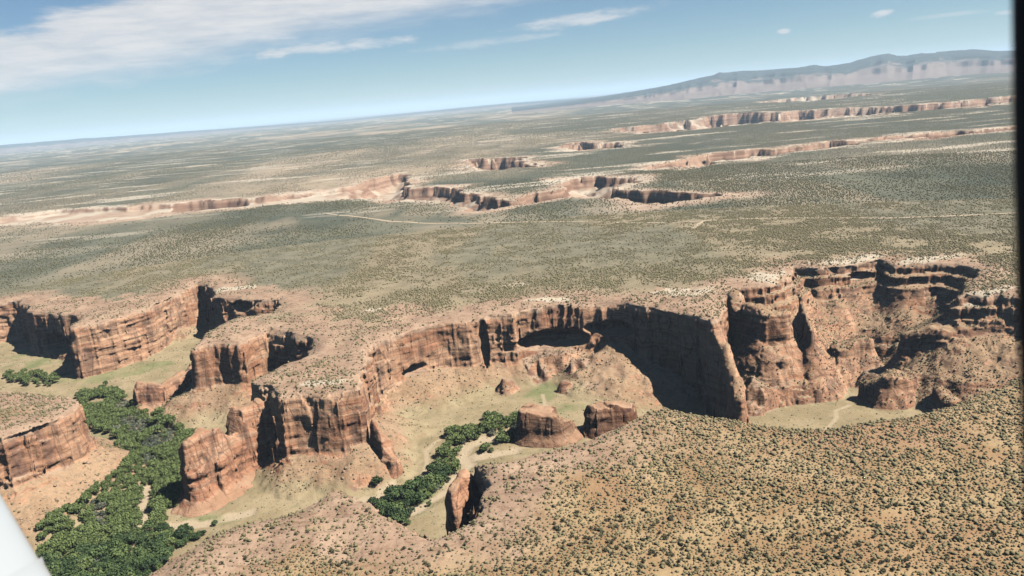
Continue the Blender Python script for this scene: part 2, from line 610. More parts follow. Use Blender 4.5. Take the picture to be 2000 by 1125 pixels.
def mat_leaf(name, c0, c1, scale=0.5):
    m, t, b = new_mat(name)
    oi = NT(t, 'ShaderNodeObjectInfo')
    geo = NT(t, 'ShaderNodeNewGeometry')
    n = noise_tex(t, geo.outputs['Position'], scale, 3, 0.6)
    rnd = geo.outputs['Random Per Island']
    f = math_(t, 'ADD', math_(t, 'MULTIPLY', n, 0.6), math_(t, 'MULTIPLY', rnd, 0.4))
    f = math_(t, 'ADD', f, math_(t, 'MULTIPLY', math_(t, 'SUBTRACT', oi.outputs['Random'], 0.5), 0.75))
    c = mix(t, ramp(t, f, 0.2, 0.85, False), c0, c1)
    c = mix(t, math_(t, 'MULTIPLY', ramp(t, oi.outputs['Random'], 0.62, 1.0), 0.5), c, (c1[0] * 1.25, c1[1] * 1.02, c1[2] * 0.9))
    c = mix(t, math_(t, 'MULTIPLY', ramp(t, oi.outputs['Random'], 0.30, 0.0), 0.5), c, (c0[0] * 1.1, c0[1] * 1.0, c0[2] * 1.35))
    base_col(t, c, b)
    b.inputs['Roughness'].default_value = 0.75
    return m


def mat_plain_colour(name, col, rough=0.8, spec=0.2, var=0.25, scale=2.0):
    m, t, b = new_mat(name)
    geo = NT(t, 'ShaderNodeNewGeometry')
    n = noise_tex(t, geo.outputs['Position'], scale, 4, 0.6)
    c = mix(t, n, tuple(v * (1 - var) for v in col), tuple(min(1, v * (1 + var)) for v in col))
    base_col(t, c, b)
    b.inputs['Roughness'].default_value = rough
    b.inputs['Specular IOR Level'].default_value = spec
    return m


M_TERRAIN, M_ROCK, M_PLAIN = mat_terrain(), mat_rock(), mat_plain()
M_DARK_FACED = mat_rock('dark_faced_sandstone', 0.5)  # same sandstone with its steep faces evenly darker
M_JUNIPER = mat_leaf('juniper_green', (0.100, 0.096, 0.052), (0.255, 0.235, 0.130), 0.25)
M_SAGEBUSH = mat_leaf('scrub_green', (0.135, 0.120, 0.068), (0.265, 0.23, 0.13), 0.25)
M_COTTON = mat_leaf('cottonwood_green', (0.050, 0.088, 0.032), (0.160, 0.228, 0.082), 0.12)
M_WILLOW = mat_leaf('willow_grey_green', (0.10, 0.12, 0.08), (0.235, 0.26, 0.18), 0.2)
M_BARK = mat_plain_colour('grey_bark', (0.14, 0.11, 0.085))
M_ROAD = mat_plain_colour('pale_dirt', (0.56, 0.45, 0.31), scale=0.05)
M_BOULDER = mat_plain_colour('boulder_sandstone', (0.46, 0.31, 0.21), scale=0.4)

# ------------------------------------------------------------------ traced outlines (photo points laid on the ground planes)
FLOOR_Z = -84.0
FAR_RIM = [(-330, 640), (-150, 612), (0, 588), (38, 585), (50, 604), (100, 610), (165, 610), (150, 622), (137, 633), (200, 622),
           (255, 609), (310, 588), (350, 570), (374, 558), (381, 548), (394, 548), (403, 560), (420, 574), (460, 582), (500, 585),
           (540, 582), (548, 592), (530, 606), (480, 613), (440, 625), (402, 645), (376, 672), (392, 667), (430, 663),
           (466, 665), (490, 652), (519, 639), (530, 644), (565, 651), (600, 658), (612, 668), (603, 690), (575, 700), (542, 709),
           (512, 728), (480, 747), (500, 752), (545, 768), (590, 764), (645, 760), (698, 753), (704, 735), (712, 695),
           (722, 672), (745, 660), (790, 648), (850, 628), (890, 622), (938, 617), (952, 614), (1003, 611), (1010, 603), (1050, 598),
           (1090, 591), (1160, 587), (1205, 590), (1228, 594), (1262, 598), (1300, 604), (1350, 613), (1386, 624), (1396, 620),
           (1403, 596), (1415, 582), (1427, 570), (1427, 556), (1500, 551), (1545, 537), (1552, 516),
           (1600, 519), (1645, 515), (1668, 511), (1720, 504), (1750, 512), (1800, 511), (1850, 512), (1885, 515),
           (1915, 523), (1900, 540), (1876, 560), (1872, 569), (1920, 571), (2000, 573), (2200, 584)]
NEAR_RIM = [(2300, 640), (2120, 690), (2000, 724), (1930, 762), (1860, 788), (1750, 812), (1650, 826), (1560, 831), (1480, 824),
            (1400, 813), (1340, 802), (1300, 794), (1270, 800), (1235, 815), (1190, 838), (1140, 858), (1040, 882), (990, 893),
            (922, 897), (940, 920), (952, 940), (930, 962), (930, 985), (908, 1004), (878, 1028), (832, 1040), (800, 1022), (760, 1010),
            (730, 997), (722, 978), (690, 962), (642, 955), (612, 972), (560, 990), (480, 1013), (400, 1043), (330, 1090),
            (300, 1108), (262, 1140), (150, 1260), (-100, 1420), (-700, 1500)]
MESA_ISLAND = [(152, 783), (137, 768), (60, 760), (0, 759), (-250, 765), (-600, 800), (-600, 960), (-150, 880), (0, 852), (60, 832), (110, 812)]
CANYON = jag(P2(FAR_RIM + NEAR_RIM), 2.6, 7.0, 1)
ISLAND = jag(P2(MESA_ISLAND), 2.0, 8.0, 5)

# cliff height below the rim, talus run per metre of drop, stepped-profile weight
CLIFF_PTS = [(0, 590, 62, 1.3, 0), (120, 612, 60, 0.9, 0), (220, 620, 80, 1.5, 0), (300, 595, 70, 1.8, 0), (350, 570, 55, 2.0, 0),
             (395, 552, 45, 1.2, 0.2), (480, 584, 28, 2.0, 0.2), (430, 625, 30, 1.2, 0.2), (430, 664, 46, 1.5, 0), (500, 648, 50, 1.0, 0),
             (570, 655, 50, 1.2, 0), (490, 740, 70, 0.8, 0), (545, 768, 60, 1.5, 0, 0.12), (645, 760, 57, 1.8, 0, 0.12), (700, 752, 57, 1.7, 0),
             (720, 675, 58, 2.0, 0), (800, 645, 52, 2.2, 0), (870, 625, 54, 2.1, 0), (950, 614, 56, 2.4, 0), (1005, 608, 58, 1.4, 0),
             (1090, 591, 56, 1.1, 0.1, 0.0), (1190, 590, 50, 1.2, 0.05, 0.07), (1235, 598, 62, 1.0, 0, 0.0), (1280, 602, 80, 0.6, 0, -0.06), (1330, 607, 102, 0.4, 0, -0.08), (1375, 618, 108, 0.3, 0, -0.10), (1392, 620, 108, 0.35, 0, 0.05),
             (1412, 585, 70, 1.2, 0), (1430, 554, 45, 1.4, 0.5), (1510, 548, 40, 1.5, 0.9), (1620, 517, 30, 1.7, 1), (1740, 508, 30, 1.7, 1),
             (1850, 512, 30, 1.7, 1), (1910, 523, 40, 1.3, 0.9), (1872, 569, 40, 1.4, 1), (2000, 573, 40, 1.4, 1), (2200, 584, 40, 1.4, 1),
             (100, 812, 46, 2.0, 0), (0, 852, 46, 2.0, 0), (150, 783, 48, 1.8, 0), (-300, 900, 46, 2, 0), (-150, 612, 60, 1.5, 0),
             (900, 1000, 60, 0.8, 0), (600, 975, 60, 0.8, 0), (1300, 794, 60, 0.8, 0), (1700, 822, 60, 1.0, 0)]
_CP = P2(CLIFF_PTS)
_CV = np.array([tuple(p[2:5]) + ((p[5],) if len(p) > 5 else (0.06,)) for p in CLIFF_PTS], np.float32)


def cliff_fields(x, y):
    w_tot = np.zeros(x.shape, np.float32)
    acc = [np.zeros(x.shape, np.float32) for _ in range(4)]
    for (cx, cy), v in zip(_CP, _CV):
        w = 1.0 / ((x - cx) ** 2 + (y - cy) ** 2 + 60.0) ** 1.5
        w_tot += w
        for k in range(4):
            acc[k] += w * v[k]
    return [a / w_tot for a in acc]


def E(px, py, wx, wy, z=0.0):
    """ground ellipse seen at a photo point with the given photo half-sizes"""
    c = at(px, py, z)
    a = at(px + wx, py - wx * 0.088, z) - c
    b = at(px, py - wy, z) - c
    return c, np.linalg.inv(np.array([a, b]).T)


def ell(x, y, e):
    c, M = e
    dx, dy = x - c[0], y - c[1]
    u, v = M[0, 0] * dx + M[0, 1] * dy, M[1, 0] * dx + M[1, 1] * dy
    return 1.0 - np.sqrt(u * u + v * v)


BARE = [E(*e) for e in [(1040, 940, 90, 45), (1240, 870, 40, 14), (1010, 1085, 25, 14), (640, 1000, 70, 40), (520, 1050, 120, 50),
                        (700, 1060, 120, 40), (400, 1090, 90, 50), (1000, 600, 180, 22), (800, 610, 90, 22), (620, 640, 90, 40),
                        (600, 730, 90, 35), (1300, 580, 120, 18), (460, 570, 80, 14), (200, 600, 150, 22), (1110, 575, 60, 12),
                        (80, 590, 90, 12), (480, 640, 60, 20), (1060, 885, 60, 18), (1260, 935, 16, 8), (900, 1000, 60, 25)]]
PALE = [E(*e) for e in [(720, 606, 45, 5), (1015, 557, 40, 4), (1330, 570, 60, 8), (1480, 540, 60, 10), (1650, 508, 110, 9), (1800, 505, 90, 6),
                        (480, 560, 70, 5), (1940, 566, 70, 5), (620, 750, 80, 6), (1090, 584, 60, 5)]]
GREEN = [E(*(e + (FLOOR_Z,))) for e in [(60, 722, 70, 14), (1110, 795, 50, 16), (1060, 770, 45, 22), (310, 720, 30, 8), (200, 735, 120, 16),
                                        (430, 1010, 70, 14), (820, 970, 40, 26), (190, 855, 40, 26)]]
WASH = [P2(w, FLOOR_Z) for w in [
    [(1060, 805), (1010, 838), (960, 852), (915, 868), (900, 890), (912, 905), (870, 960), (800, 1000)],
    [(1000, 880), (940, 890), (905, 892)],
    [(770, 935), (740, 965), (700, 975)], [(290, 950), (282, 985), (286, 1015), (279, 1040)],
    [(340, 1025), (420, 1020), (480, 1000)]]]
TRACKS = [P2(w, FLOOR_Z) for w in [
    [(890, 842), (850, 862), (832, 880), (834, 905), (828, 925), (800, 940)], [(740, 985), (690, 978)],
    [(1660, 752), (1632, 762), (1635, 775), (1610, 800), (1590, 806), (1605, 825)], [(1640, 800), (1600, 803)],
    [(1060, 770), (1065, 790), (1072, 800)]]]

# ------------------------------------------------------------------ near terrain: a solid carved with the canyon, meshed where its surface lies
AZ0, AZ1, R0, R1 = -0.76, 0.74, 300.0, 1700.0
DA, DL, DZ = 0.0017, 0.0022, 1.4
NA, NR = int((AZ1 - AZ0) / DA) + 1, int(math.log(R1 / R0) / DL) + 1
ZMIN, ZMAX = -118.0, 8.0
NZ = int((ZMAX - ZMIN) / DZ) + 1
az = (AZ0 + np.arange(NA) * DA).astype(np.float32)
rr = (R0 * np.exp(np.arange(NR) * DL)).astype(np.float32)
zz = (ZMIN + np.arange(NZ) * DZ).astype(np.float32)
X2 = (np.sin(az)[:, None] * rr[None, :]).astype(np.float32)
Y2 = (np.cos(az)[:, None] * rr[None, :]).astype(np.float32)


def canyon_d(x, y):
    return np.minimum(sd_poly(x, y, CANYON), -sd_poly(x, y, ISLAND))


def plateau_z(x, y):
    return 1.6 * fbm2(x, y, 260, 3, 2) + 0.5 * fbm2(x, y, 40, 2, 9)


def bare_field(x, y, d):
    n = fbm2(x, y, 70, 4, 21)
    b = sstep(d + 22 * n, -85, -18)
    for e in BARE:
        b = np.maximum(b, sstep(ell(x, y, e) + 0.45 * fbm2(x, y, 30, 3, 5), 0.0, 0.35))
    near_right = (y < 640) & (x > 20)
    b = np.where(near_right, np.minimum(b, 0.15 + 0.85 * b * sstep(-x, -160, -20)), b)
    return np.clip(b, 0, 1)


D2 = canyon_d(X2, Y2)
ZP = plateau_z(X2, Y2)
HC, KT, ST, BAT = cliff_fields(X2, Y2)
HC = HC + 5.0 * fbm2(X2, Y2, 60, 3, 33)
B2 = bare_field(X2, Y2, D2)
# weathered steps and domes of slickrock along the rims
ledge = fbm2(X2, Y2, 34, 4, 41)
steps = np.floor(ledge * 4) / 4 + sstep(ledge * 4 - np.floor(ledge * 4), 0.55, 0.95) / 4
ZP = ZP + B2 * (2.6 * steps) - 3.0 * sstep(D2, -16, 2)
_c1, _c2 = at(1130, 760, -90), at(1330, 760, -90)
FALL = sstep(np.arctan2(X2, Y2), math.atan2(*_c1), math.atan2(*_c2)) * 24
ZF = (FLOOR_Z - FALL + 1.2 * fbm2(X2, Y2, 90, 3, 51) + 14 * sstep(Y2, 950, 1250) * sstep(-X2, -200, 200)).astype(np.float32)
for w in WASH:
    ZF -= 1.6 * sstep(d_line(X2, Y2, w), 14, 4)

_cv, _ce = cells2(X2, Y2, 27, 3)
FLUTE = 4.0 * fbm2(X2, Y2, 46, 2, 61) + 1.8 * _cv + 2.0 * sstep(_ce, 1.8, 0.4)
ck = np.abs(n2d(X2, Y2, 30, 81) + 0.35 * n2d(X2, Y2, 11, 83))
FLUTE = FLUTE + 4.0 * sstep(ck, 0.06, 0.0)
ck2 = np.abs(n2d(X2, Y2, 13, 85))
FLUTE = FLUTE + 1.0 * sstep(ck2, 0.07, 0.0)
GULLY = 9 * fbm2(X2, Y2, 34, 3, 91)
ROUND = 0.6 + 4.5 * sstep(fbm2(X2, Y2, 80, 2, 95), -0.2, 0.5)
LEDGE_AMP = 0.1 + 0.9 * sstep(fbm2(X2, Y2, 90, 2, 97), -0.4, 0.5)

# alcoves and flakes: (photo x, photo y, half width, half height, half depth, height z of centre), placed on the wall
VOIDS = []


def void(px, py_rim, a, b, c, zc, push=0.0, ang=None):
    p = at(px, py_rim, 0.0)
    q = p * (1 + push / np.linalg.norm(p))
    VOIDS.append((q[0], q[1], zc, a, b, c, math.atan2(p[0], p[1]) if ang is None else ang))


void(1079, 597, 50, 14, 30, -45, -6)        # the great alcove
void(940, 617, 7, 34, 12, -34, -3)          # flake scar
void(95, 611, 34, 17, 30, -50, 2)           # left shaded alcove
void(1190, 592, 40, 10, 22, -34, 0)
void(470, 583, 42, 9, 16, -12, 0)
void(820, 640, 30, 7, 14, -50, -6)
void(1690, 512, 26, 6, 14, -20, 0)
void(1760, 512, 20, 6, 12, -22, 0)
void(1820, 512, 30, 6, 14, -34, 0)

STEP_D = np.array([0, 11, 12, 24, 25.5, 38, 78, 83, 108, 220], np.float32)
STEP_W = np.array([0, 0.2, 6.5, 7, 14, 17, 70, 73, 106, 220], np.float32)
BLOCK = 1.0 + 0.75 * fbm2(X2, Y2, 38, 3, 99)

# slickrock domes and talus cones standing on the canyon bottom: photo point of the foot, half-width, half-depth, height, cone?
LUMPS = [(1085, 742, 60, 34, 34, 0), (1140, 752, 34, 24, 27, 0), (1105, 768, 16, 11, 15, 0), (1165, 770, 15, 12, 15, 0), (848, 778, 17, 13, 15, 0), (990, 772, 17, 18, 18, 0), (935, 752, 46, 46, 40, 1),
         (1245, 800, 112, 112, 46, 1), (1485, 800, 26, 40, 38, 0), (1500, 770, 22, 28, 26, 0), (1540, 728, 12, 10, 24, 0), (1515, 700, 34, 30, 40, 1), (1600, 690, 26, 24, 36, 1),
         (1740, 765, 42, 26, 26, 0), (1700, 748, 18, 14, 18, 0), (1832, 770, 15, 13, 30, 1), (1900, 762, 44, 22, 20, 0), (1800, 735, 64, 36, 44, 0), (1780, 660, 40, 40, 50, 0),
         (600, 930, 60, 40, 22, 1), (780, 800, 30, 22, 16, 0), (690, 905, 40, 24, 16, 1), (395, 745, 30, 18, 24, 0), (95, 690, 34, 16, 18, 0), (330, 800, 50, 40, 20, 1)]
LUMP_Z = np.full((NA, NR), -500.0, np.float32)
_ln = fbm2(X2, Y2, 34, 4, 205)
_ln2 = np.abs(fbm2(X2, Y2, 17, 3, 206)) - 0.3
for li, (px_, py_, a_, b_, h_, cone) in enumerate(LUMPS):
    c_ = at(px_, py_, FLOOR_Z - (24 if px_ > 1300 else 16 if px_ > 1200 else 0))
    rr_ = math.hypot(*c_)
    ux, uy = c_ / rr_
    ex, ey = X2 - c_[0], Y2 - c_[1]
    lx, ly = ex * uy - ey * ux, ex * ux + ey * uy - b_ * 0.8
    q_ = np.sqrt((lx / a_) ** 2 + (ly / b_) ** 2) + ((0.10 * _ln) if cone else (0.42 * _ln + 0.22 * _ln2))
    prof = (1.1 - np.sqrt(q_ * np.abs(q_) + 0.03)) if cone else np.where(q_ < 1, np.minimum(1.9 * np.maximum(1 - q_, 0), 1) ** 0.75 * (0.82 + 0.3 * _ln), (1 - q_))
    z_ = ZF - 2 + h_ * prof + (5.0 * fbm2(X2, Y2, 22, 4, 209) * sstep(1.05 - q_, 0, 0.25) if cone else 2.0 * fbm2(X2, Y2, 10, 3, 209))
    LUMP_Z = np.maximum(LUMP_Z, np.where(q_ < 1.15, z_, -500))
    if not cone:
        LUMP_DOME = np.maximum(LUMP_DOME if li else np.full((NA, NR), -500.0), np.where(q_ < 1.15, z_, -500))
LUMP_Z = np.minimum(LUMP_Z, ZP - 3)


def sp(px, py, z, rad, top_py, top_px=None):
    """spine point: foot seen at (px, py) on height z, top seen at top_py"""
    g = at(px, py, z)
    return (g[0], g[1], rad, z_at(top_px if top_px is not None else px, top_py, np.linalg.norm(g)))


# descending end of the shaded promontory, and the buttresses of the right-hand amphitheatre
SPURS = [[(*at(1398, 622), 6, 0, 200), (*at(1412, 662, -20), 5.5, -18), (*at(1432, 728, -45), 6, -42), (*at(1445, 770, -58), 6, -58)],
         [sp(1470, 672, -56, 13, 592) + (30,), sp(1500, 682, -58, 15, 602), sp(1526, 684, -60, 12, 608)],
         [sp(1438, 640, -45, 9, 568) + (34,), sp(1450, 668, -55, 8, 604)],
         [sp(1528, 738, -84, 7, 698) + (16,), sp(1543, 728, -84, 8, 690)],
         [sp(1566, 640, -50, 4, 585) + (18,), sp(1584, 690, -62, 3.5, 640)],
         [sp(1700, 768, -100, 10, 746) + (12,), sp(1735, 772, -100, 14, 722), sp(1768, 768, -100, 11, 726)],
         [sp(1830, 786, -100, 5, 748) + (12,), sp(1850, 800, -104, 9, 774)],
         [sp(1775, 690, -70, 11, 650) + (18,), sp(1840, 694, -72, 18, 634), sp(1920, 690, -72, 20, 624), sp(2040, 690, -72, 22, 616)],
         [sp(1900, 770, -96, 12, 742) + (14,), sp(1980, 745, -92, 16, 708)],
         [sp(1640, 690, -76, 9, 668) + (10,), sp(1690, 680, -74, 8, 656)]]

Fld = np.empty((NA, NR, NZ), np.float32)
HTOP = np.empty((NA, NR), np.float32)
SL = 40
for j0 in range(0, NR, SL):
    js = slice(j0, min(NR, j0 + SL))
    d = D2[:, js].reshape(-1, 1)
    x, y = X2[:, js].reshape(-1, 1), Y2[:, js].reshape(-1, 1)
    zp, zf = ZP[:, js].reshape(-1, 1), ZF[:, js].reshape(-1, 1)
    z = zz[None, :]
    f = np.minimum(zp - z, np.maximum(-d, zf - z) if False else np.maximum(np.where(d < 0, 1e3, -1e3), zf - z)).astype(np.float32)
    act = np.nonzero((d[:, 0] > -34) & (d[:, 0] < 200))[0]
    if len(act):
        da, xa, ya = d[act], x[act], y[act]
        g = lambda A: A[:, js].reshape(-1, 1)[act]
        hc, kt, stp, bat = g(HC), g(KT), g(ST), g(BAT)
        dep = zp[act] - z
        flute, gul, rnd_, la = g(FLUTE), g(GULLY), g(ROUND), g(LEDGE_AMP)
        sheer = np.where(dep < hc, bat * dep, bat * hc + kt * (dep - hc) * (0.75 + 0.012 * (dep - hc)))
        stepw = np.interp(dep.ravel() + np.zeros(1), STEP_D, STEP_W).reshape(dep.shape).astype(np.float32)
        stepw = np.where(dep < 40, stepw * g(BLOCK), stepw + 17 * (g(BLOCK) - 1))
        w = sheer * (1 - stp) + stepw * stp
        w = w - rnd_ * np.exp(-np.maximum(dep, 0) / 3.0)
        isw = sstep(dep, 0, 3) * (1 - 0.8 * sstep(dep - hc, -2, 10) * (1 - 0.5 * stp))
        close = np.nonzero((da[:, 0] < 95))[0]
        nz_ = np.zeros(dep.shape, np.float32)
        if len(close):
            xc, yc = xa[close], ya[close]
            zw = z + 0.04 * xc + 5 * n2d(xc, yc, 120, 7)
            bedn = n1d(zw / 5.5) + 0.6 * n1d(zw / 2.3 + 300)
            lay = np.floor((zw + 400) / 12.0).astype(np.int32)
            lo_ = int(lay.min())
            blk = np.zeros(lay.shape, np.float32)
            for L_ in range(lo_, int(lay.max()) + 1):
                v1, e1 = cells2(xc[:, 0], yc[:, 0], 17.0, L_ * 5 + 1)
                v2, e2 = cells2(xc[:, 0], yc[:, 0], 7.5, L_ * 7 + 2)
                bb = 1.7 * v1 + 0.9 * v2 + 1.6 * sstep(e1, 1.5, 0.2) + 0.5 * _T1[(L_ * 13) & 1023]
                blk = np.where(lay == L_, bb[:, None], blk)
            nn = blk * (0.45 + 0.55 * la[close]) + la[close] * bedn + 0.9 * n3d(xc, yc, z * 1.3, 13.0, 1) + 0.8 * n3d(xc, yc, z * 1.5, 5.5, 2)
            nz_[close] = nn
        tr_ = 2.2 * n2d(xa, ya, 11.0, 93) + 1.2 * n2d(xa, ya, 5.0, 94)
        dd = da - (flute + nz_) * isw - (gul + tr_) * sstep(dep - hc, 0, 15) * (1 - stp) - 0.4 * gul * stp * sstep(dep, 10, 40)
        fa = np.minimum(zp[act] - z, np.maximum(w - dd, zf[act] - z))
        for (vx, vy, vz, a_, b_, c_, an) in VOIDS:
            near = np.nonzero((np.abs(xa[:, 0] - vx) < a_ + 12) & (np.abs(ya[:, 0] - vy) < a_ + 12))[0]
            if len(near) == 0:
                continue
            ca, sa = math.cos(an), math.sin(an)
            ex, ey = xa[near] - vx, ya[near] - vy
            lx, ly = ex * ca - ey * sa, ex * sa + ey * ca
            q = np.sqrt((lx / a_) ** 2 + (ly / c_) ** 2 + ((z - vz) / b_) ** 2)
            fa[near] = np.minimum(fa[near], np.maximum((q - 1) * b_ + 1.2 * n3d(xa[near], ya[near], z, 9.0, 4), zf[act][near] - z))
        fa = np.maximum(fa, (g(LUMP_Z) - z) * 0.8)
        for SPUR in SPURS:
            cxy = np.array([q[:2] for q in SPUR])
            near = np.nonzero((xa[:, 0] > cxy[:, 0].min() - 120) & (xa[:, 0] < cxy[:, 0].max() + 120)
                              & (ya[:, 0] > cxy[:, 1].min() - 120) & (ya[:, 0] < cxy[:, 1].max() + 120))[0]
            if not len(near):
                continue
            xs, ys = xa[near], ya[near]
            bd, bz = np.full(xs.shape, 1e9, np.float32), np.zeros(xs.shape, np.float32)
            for k in range(len(SPUR) - 1):
                p_, q_ = np.array(SPUR[k][:4]), np.array(SPUR[k + 1][:4])
                e_ = q_[:2] - p_[:2]
                t_ = np.clip(((xs - p_[0]) * e_[0] + (ys - p_[1]) * e_[1]) / (e_ @ e_), 0, 1)
                ds = np.hypot(xs - p_[0] - t_ * e_[0], ys - p_[1] - t_ * e_[1]) - (p_[2] + t_ * (q_[2] - p_[2]))
                bt = ds < bd
                bd, bz = np.where(bt, ds, bd), np.where(bt, p_[3] + t_ * (q_[3] - p_[3]), bz)
            bz = bz + 4 * fbm2(xs, ys, 16, 3, 213) + 2 * cells2(xs, ys, 14, 215)[0] - 4 * sstep(bd, -6, 2)
            fa[near] = np.maximum(fa[near], np.minimum(bz - z, 0.10 * (bz - z) + 0.5 * np.maximum(bz - z - SPUR[0][4], 0) - bd - 0.6 * flute[near] - 0.7 * nz_[near] - 1.1 * n3d(xs, ys, z, 12.0, 6)))
        f[act] = fa
    s = f > 0
    kt_ = NZ - 1 - np.argmax(s[:, ::-1], axis=1)
    kt_ = np.clip(kt_, 0, NZ - 2)
    ii = np.arange(len(kt_))
    fa_, fb_ = f[ii, kt_], f[ii, kt_ + 1]
    HTOP[:, js] = (zz[kt_] + DZ * np.clip(fa_ / (fa_ - fb_ + 1e-6), 0, 1)).reshape(NA, -1)
    Fld[:, js, :] = f.reshape(NA, -1, NZ)

V, Q = surface_nets(Fld)
del Fld
va = AZ0 + V[:, 0] * DA
vr = R0 * np.exp(V[:, 1] * DL)
V = np.stack([np.sin(va) * vr, np.cos(va) * vr, ZMIN + V[:, 2] * DZ], 1).astype(np.float32)


def col_sample(A, x, y):
    i = np.clip(((np.arctan2(x, y) - AZ0) / DA + 0.5).astype(np.int32), 0, NA - 1)
    j = np.clip((np.log(np.hypot(x, y) / R0) / DL + 0.5).astype(np.int32), 0, NR - 1)
    return A[i, j]


def sage_field(x, y):
    far = sstep(y, 820, 1300)
    n = fbm2(x, y * 0.30, 150, 5, 111)
    return np.clip(far * (0.45 + 0.55 * sstep(n, -0.45, 0.25)), 0, 1)


VN, FN = vnormals(V, Q)
if np.mean(FN[:, 2]) < 0:
    Q = Q[:, ::-1].copy()
    VN, FN = -VN, -FN
vd = col_sample(D2, V[:, 0], V[:, 1])
vb = col_sample(B2, V[:, 0], V[:, 1])
above = V[:, 2] - col_sample(ZF, V[:, 0], V[:, 1])
on_floor = ((vd > 0) & (above < 2.5)).astype(np.float32)
vx, vy = V[:, 0], V[:, 1]
green = np.zeros(len(V), np.float32)
for e in GREEN:
    green = np.maximum(green, sstep(ell(vx, vy, e) + 0.8 * fbm2(vx, vy, 25, 4, 6), 0.0, 0.7))
green *= sstep(above, 5, 1)
sandm = np.zeros(len(V), np.float32)
for w in WASH:
    sandm = np.maximum(sandm, sstep(d_line(vx, vy, w) + 4 * fbm2(vx, vy, 14, 2, 8), 9, 4))
for w in TRACKS:
    sandm = np.maximum(sandm, 0.8 * sstep(d_line(vx, vy, w), 3.2, 1.2))
sandm *= sstep(above, 6, 2)
pale = np.zeros(len(V), np.float32)
for e in PALE:
    pale = np.maximum(pale, sstep(ell(vx, vy, e) + 0.6 * fbm2(vx, vy, 20, 3, 16), 0.1, 0.6))
pale *= (V[:, 2] > -25)
floorness = np.where(vd > 0, sstep(above + 4 * fbm2(vx, vy, 30, 3, 219), 13, 3), 0)
dome = sstep(V[:, 2] - col_sample(LUMP_DOME, vx, vy), 4, 1) * (vd > 0)
vb = np.where(vd > 3, np.maximum(dome, 0.25 * sstep(fbm2(vx, vy, 40, 3, 217), 0, 0.5)), vb)
floorness0 = 1 - dome
zone = np.stack([np.maximum(vb, pale), green, sandm, sstep(vd, 0, 4)], 1)
zone2 = np.stack([floorness * floorness0, np.where(vd > 0, 0, sage_field(vx, vy)), pale, np.ones(len(V))], 1)
fc = V[Q].mean(1)
fnz = FN[:, 2] / (np.linalg.norm(FN, axis=1) + 1e-9)
fd = col_sample(D2, fc[:, 0], fc[:, 1])
fabove = fc[:, 2] - col_sample(ZF, fc[:, 0], fc[:, 1])
is_floor = (fd > 0) & (fabove < 3) & (fnz > 0.5)
is_wall = ~is_floor & ((fd > 3) | (fnz < 0.55)) & (fd > -30)
is_top = ~is_floor & ~is_wall
for nm, mk in (('plateau', is_top), ('canyon_wall', is_wall), ('canyon_floor', is_floor)):
    v_, f_, n_, a_ = submesh(V, Q, mk, VN, {'zone': zone, 'zone_more': zone2})
    tag(mesh_obj(nm, v_, f_, M_TERRAIN, normals=None if nm == 'canyon_wall' else n_, smooth=nm != 'canyon_wall', attrs=a_), kind='structure')

# ------------------------------------------------------------------ the plain beyond, with its own canyons
FARC = [  # (far rim then near rim, depth)
    ([(-250, 450), (0, 424), (120, 408), (240, 403), (330, 399), (400, 391), (450, 388), (520, 386), (600, 376), (690, 364), (720, 352),
      (755, 345), (778, 340), (800, 340), (790, 350), (803, 366), (850, 364), (890, 368), (926, 378), (970, 386), (1000, 394), (1020, 381), (1060, 376),
      (1095, 372), (1104, 346), (1160, 343), (1208, 346), (1242, 345), (1245, 358), (1200, 366), (1164, 386), (1110, 387), (1060, 392), (1000, 400),
      (945, 409), (918, 414), (905, 402), (860, 393), (800, 389), (700, 388), (600, 391), (450, 405), (300, 419), (200, 433), (0, 436), (-250, 462)], 62),
    ([(1164, 369), (1200, 369), (1260, 371), (1300, 373), (1330, 378), (1395, 380), (1403, 384), (1330, 391), (1290, 399), (1250, 394), (1200, 388), (1164, 386)], 70),
    ([(913, 313), (960, 310), (1003, 309), (1040, 318), (1075, 320), (1072, 324), (1010, 328), (970, 333), (920, 333)], 80),
    ([(1110, 279), (1140, 276), (1180, 278), (1222, 280), (1222, 288), (1150, 292), (1112, 291)], 90),
    ([(1285, 325), (1340, 311), (1405, 297), (1425, 296), (1480, 290), (1540, 286), (1620, 276), (1720, 268), (1820, 259), (1900, 252), (2100, 234),
      (2100, 242), (1900, 261), (1820, 267), (1720, 275), (1620, 285), (1545, 293), (1480, 305), (1425, 312), (1340, 325)], 80),
    ([(1190, 254), (1260, 245), (1300, 241), (1360, 233), (1375, 228), (1420, 224), (1480, 219), (1530, 221), (1560, 216), (1640, 212), (1700, 209), (1800, 205),
      (1860, 199), (1930, 192), (2100, 178), (2100, 184), (1900, 209), (1800, 217), (1700, 224), (1600, 232), (1540, 237), (1450, 241), (1370, 250), (1280, 258)], 150),
    ([(1480, 200), (1560, 190), (1640, 184), (1720, 180), (1720, 184), (1640, 191), (1560, 198)], 130)]
FAZ0, FAZ1, FDA = -0.80, 0.76, 0.0018
rl = [R1 - 8]
while rl[-1] < 160000:
    r_ = rl[-1]
    rl.append(r_ * (1.0032 if r_ < 5000 else 1.0045 if r_ < 13000 else 1.03))
fr = np.array(rl, np.float32)
fa = (FAZ0 + np.arange(int((FAZ1 - FAZ0) / FDA)) * FDA).astype(np.float32)
FX, FY = np.sin(fa)[:, None] * fr[None], np.cos(fa)[:, None] * fr[None]
FZ = 1.6 * fbm2(FX, FY, 260, 3, 2) + 0.5 * fbm2(FX, FY, 40, 2, 9)
FZ = FZ + sstep(FY, 1800, 3500) * 5 * fbm2(FX, FY, 900, 3, 131)
FD = np.full(FX.shape, -1e4, np.float32)
FDEP = np.zeros(FX.shape, np.float32)
cut = fr < 14000
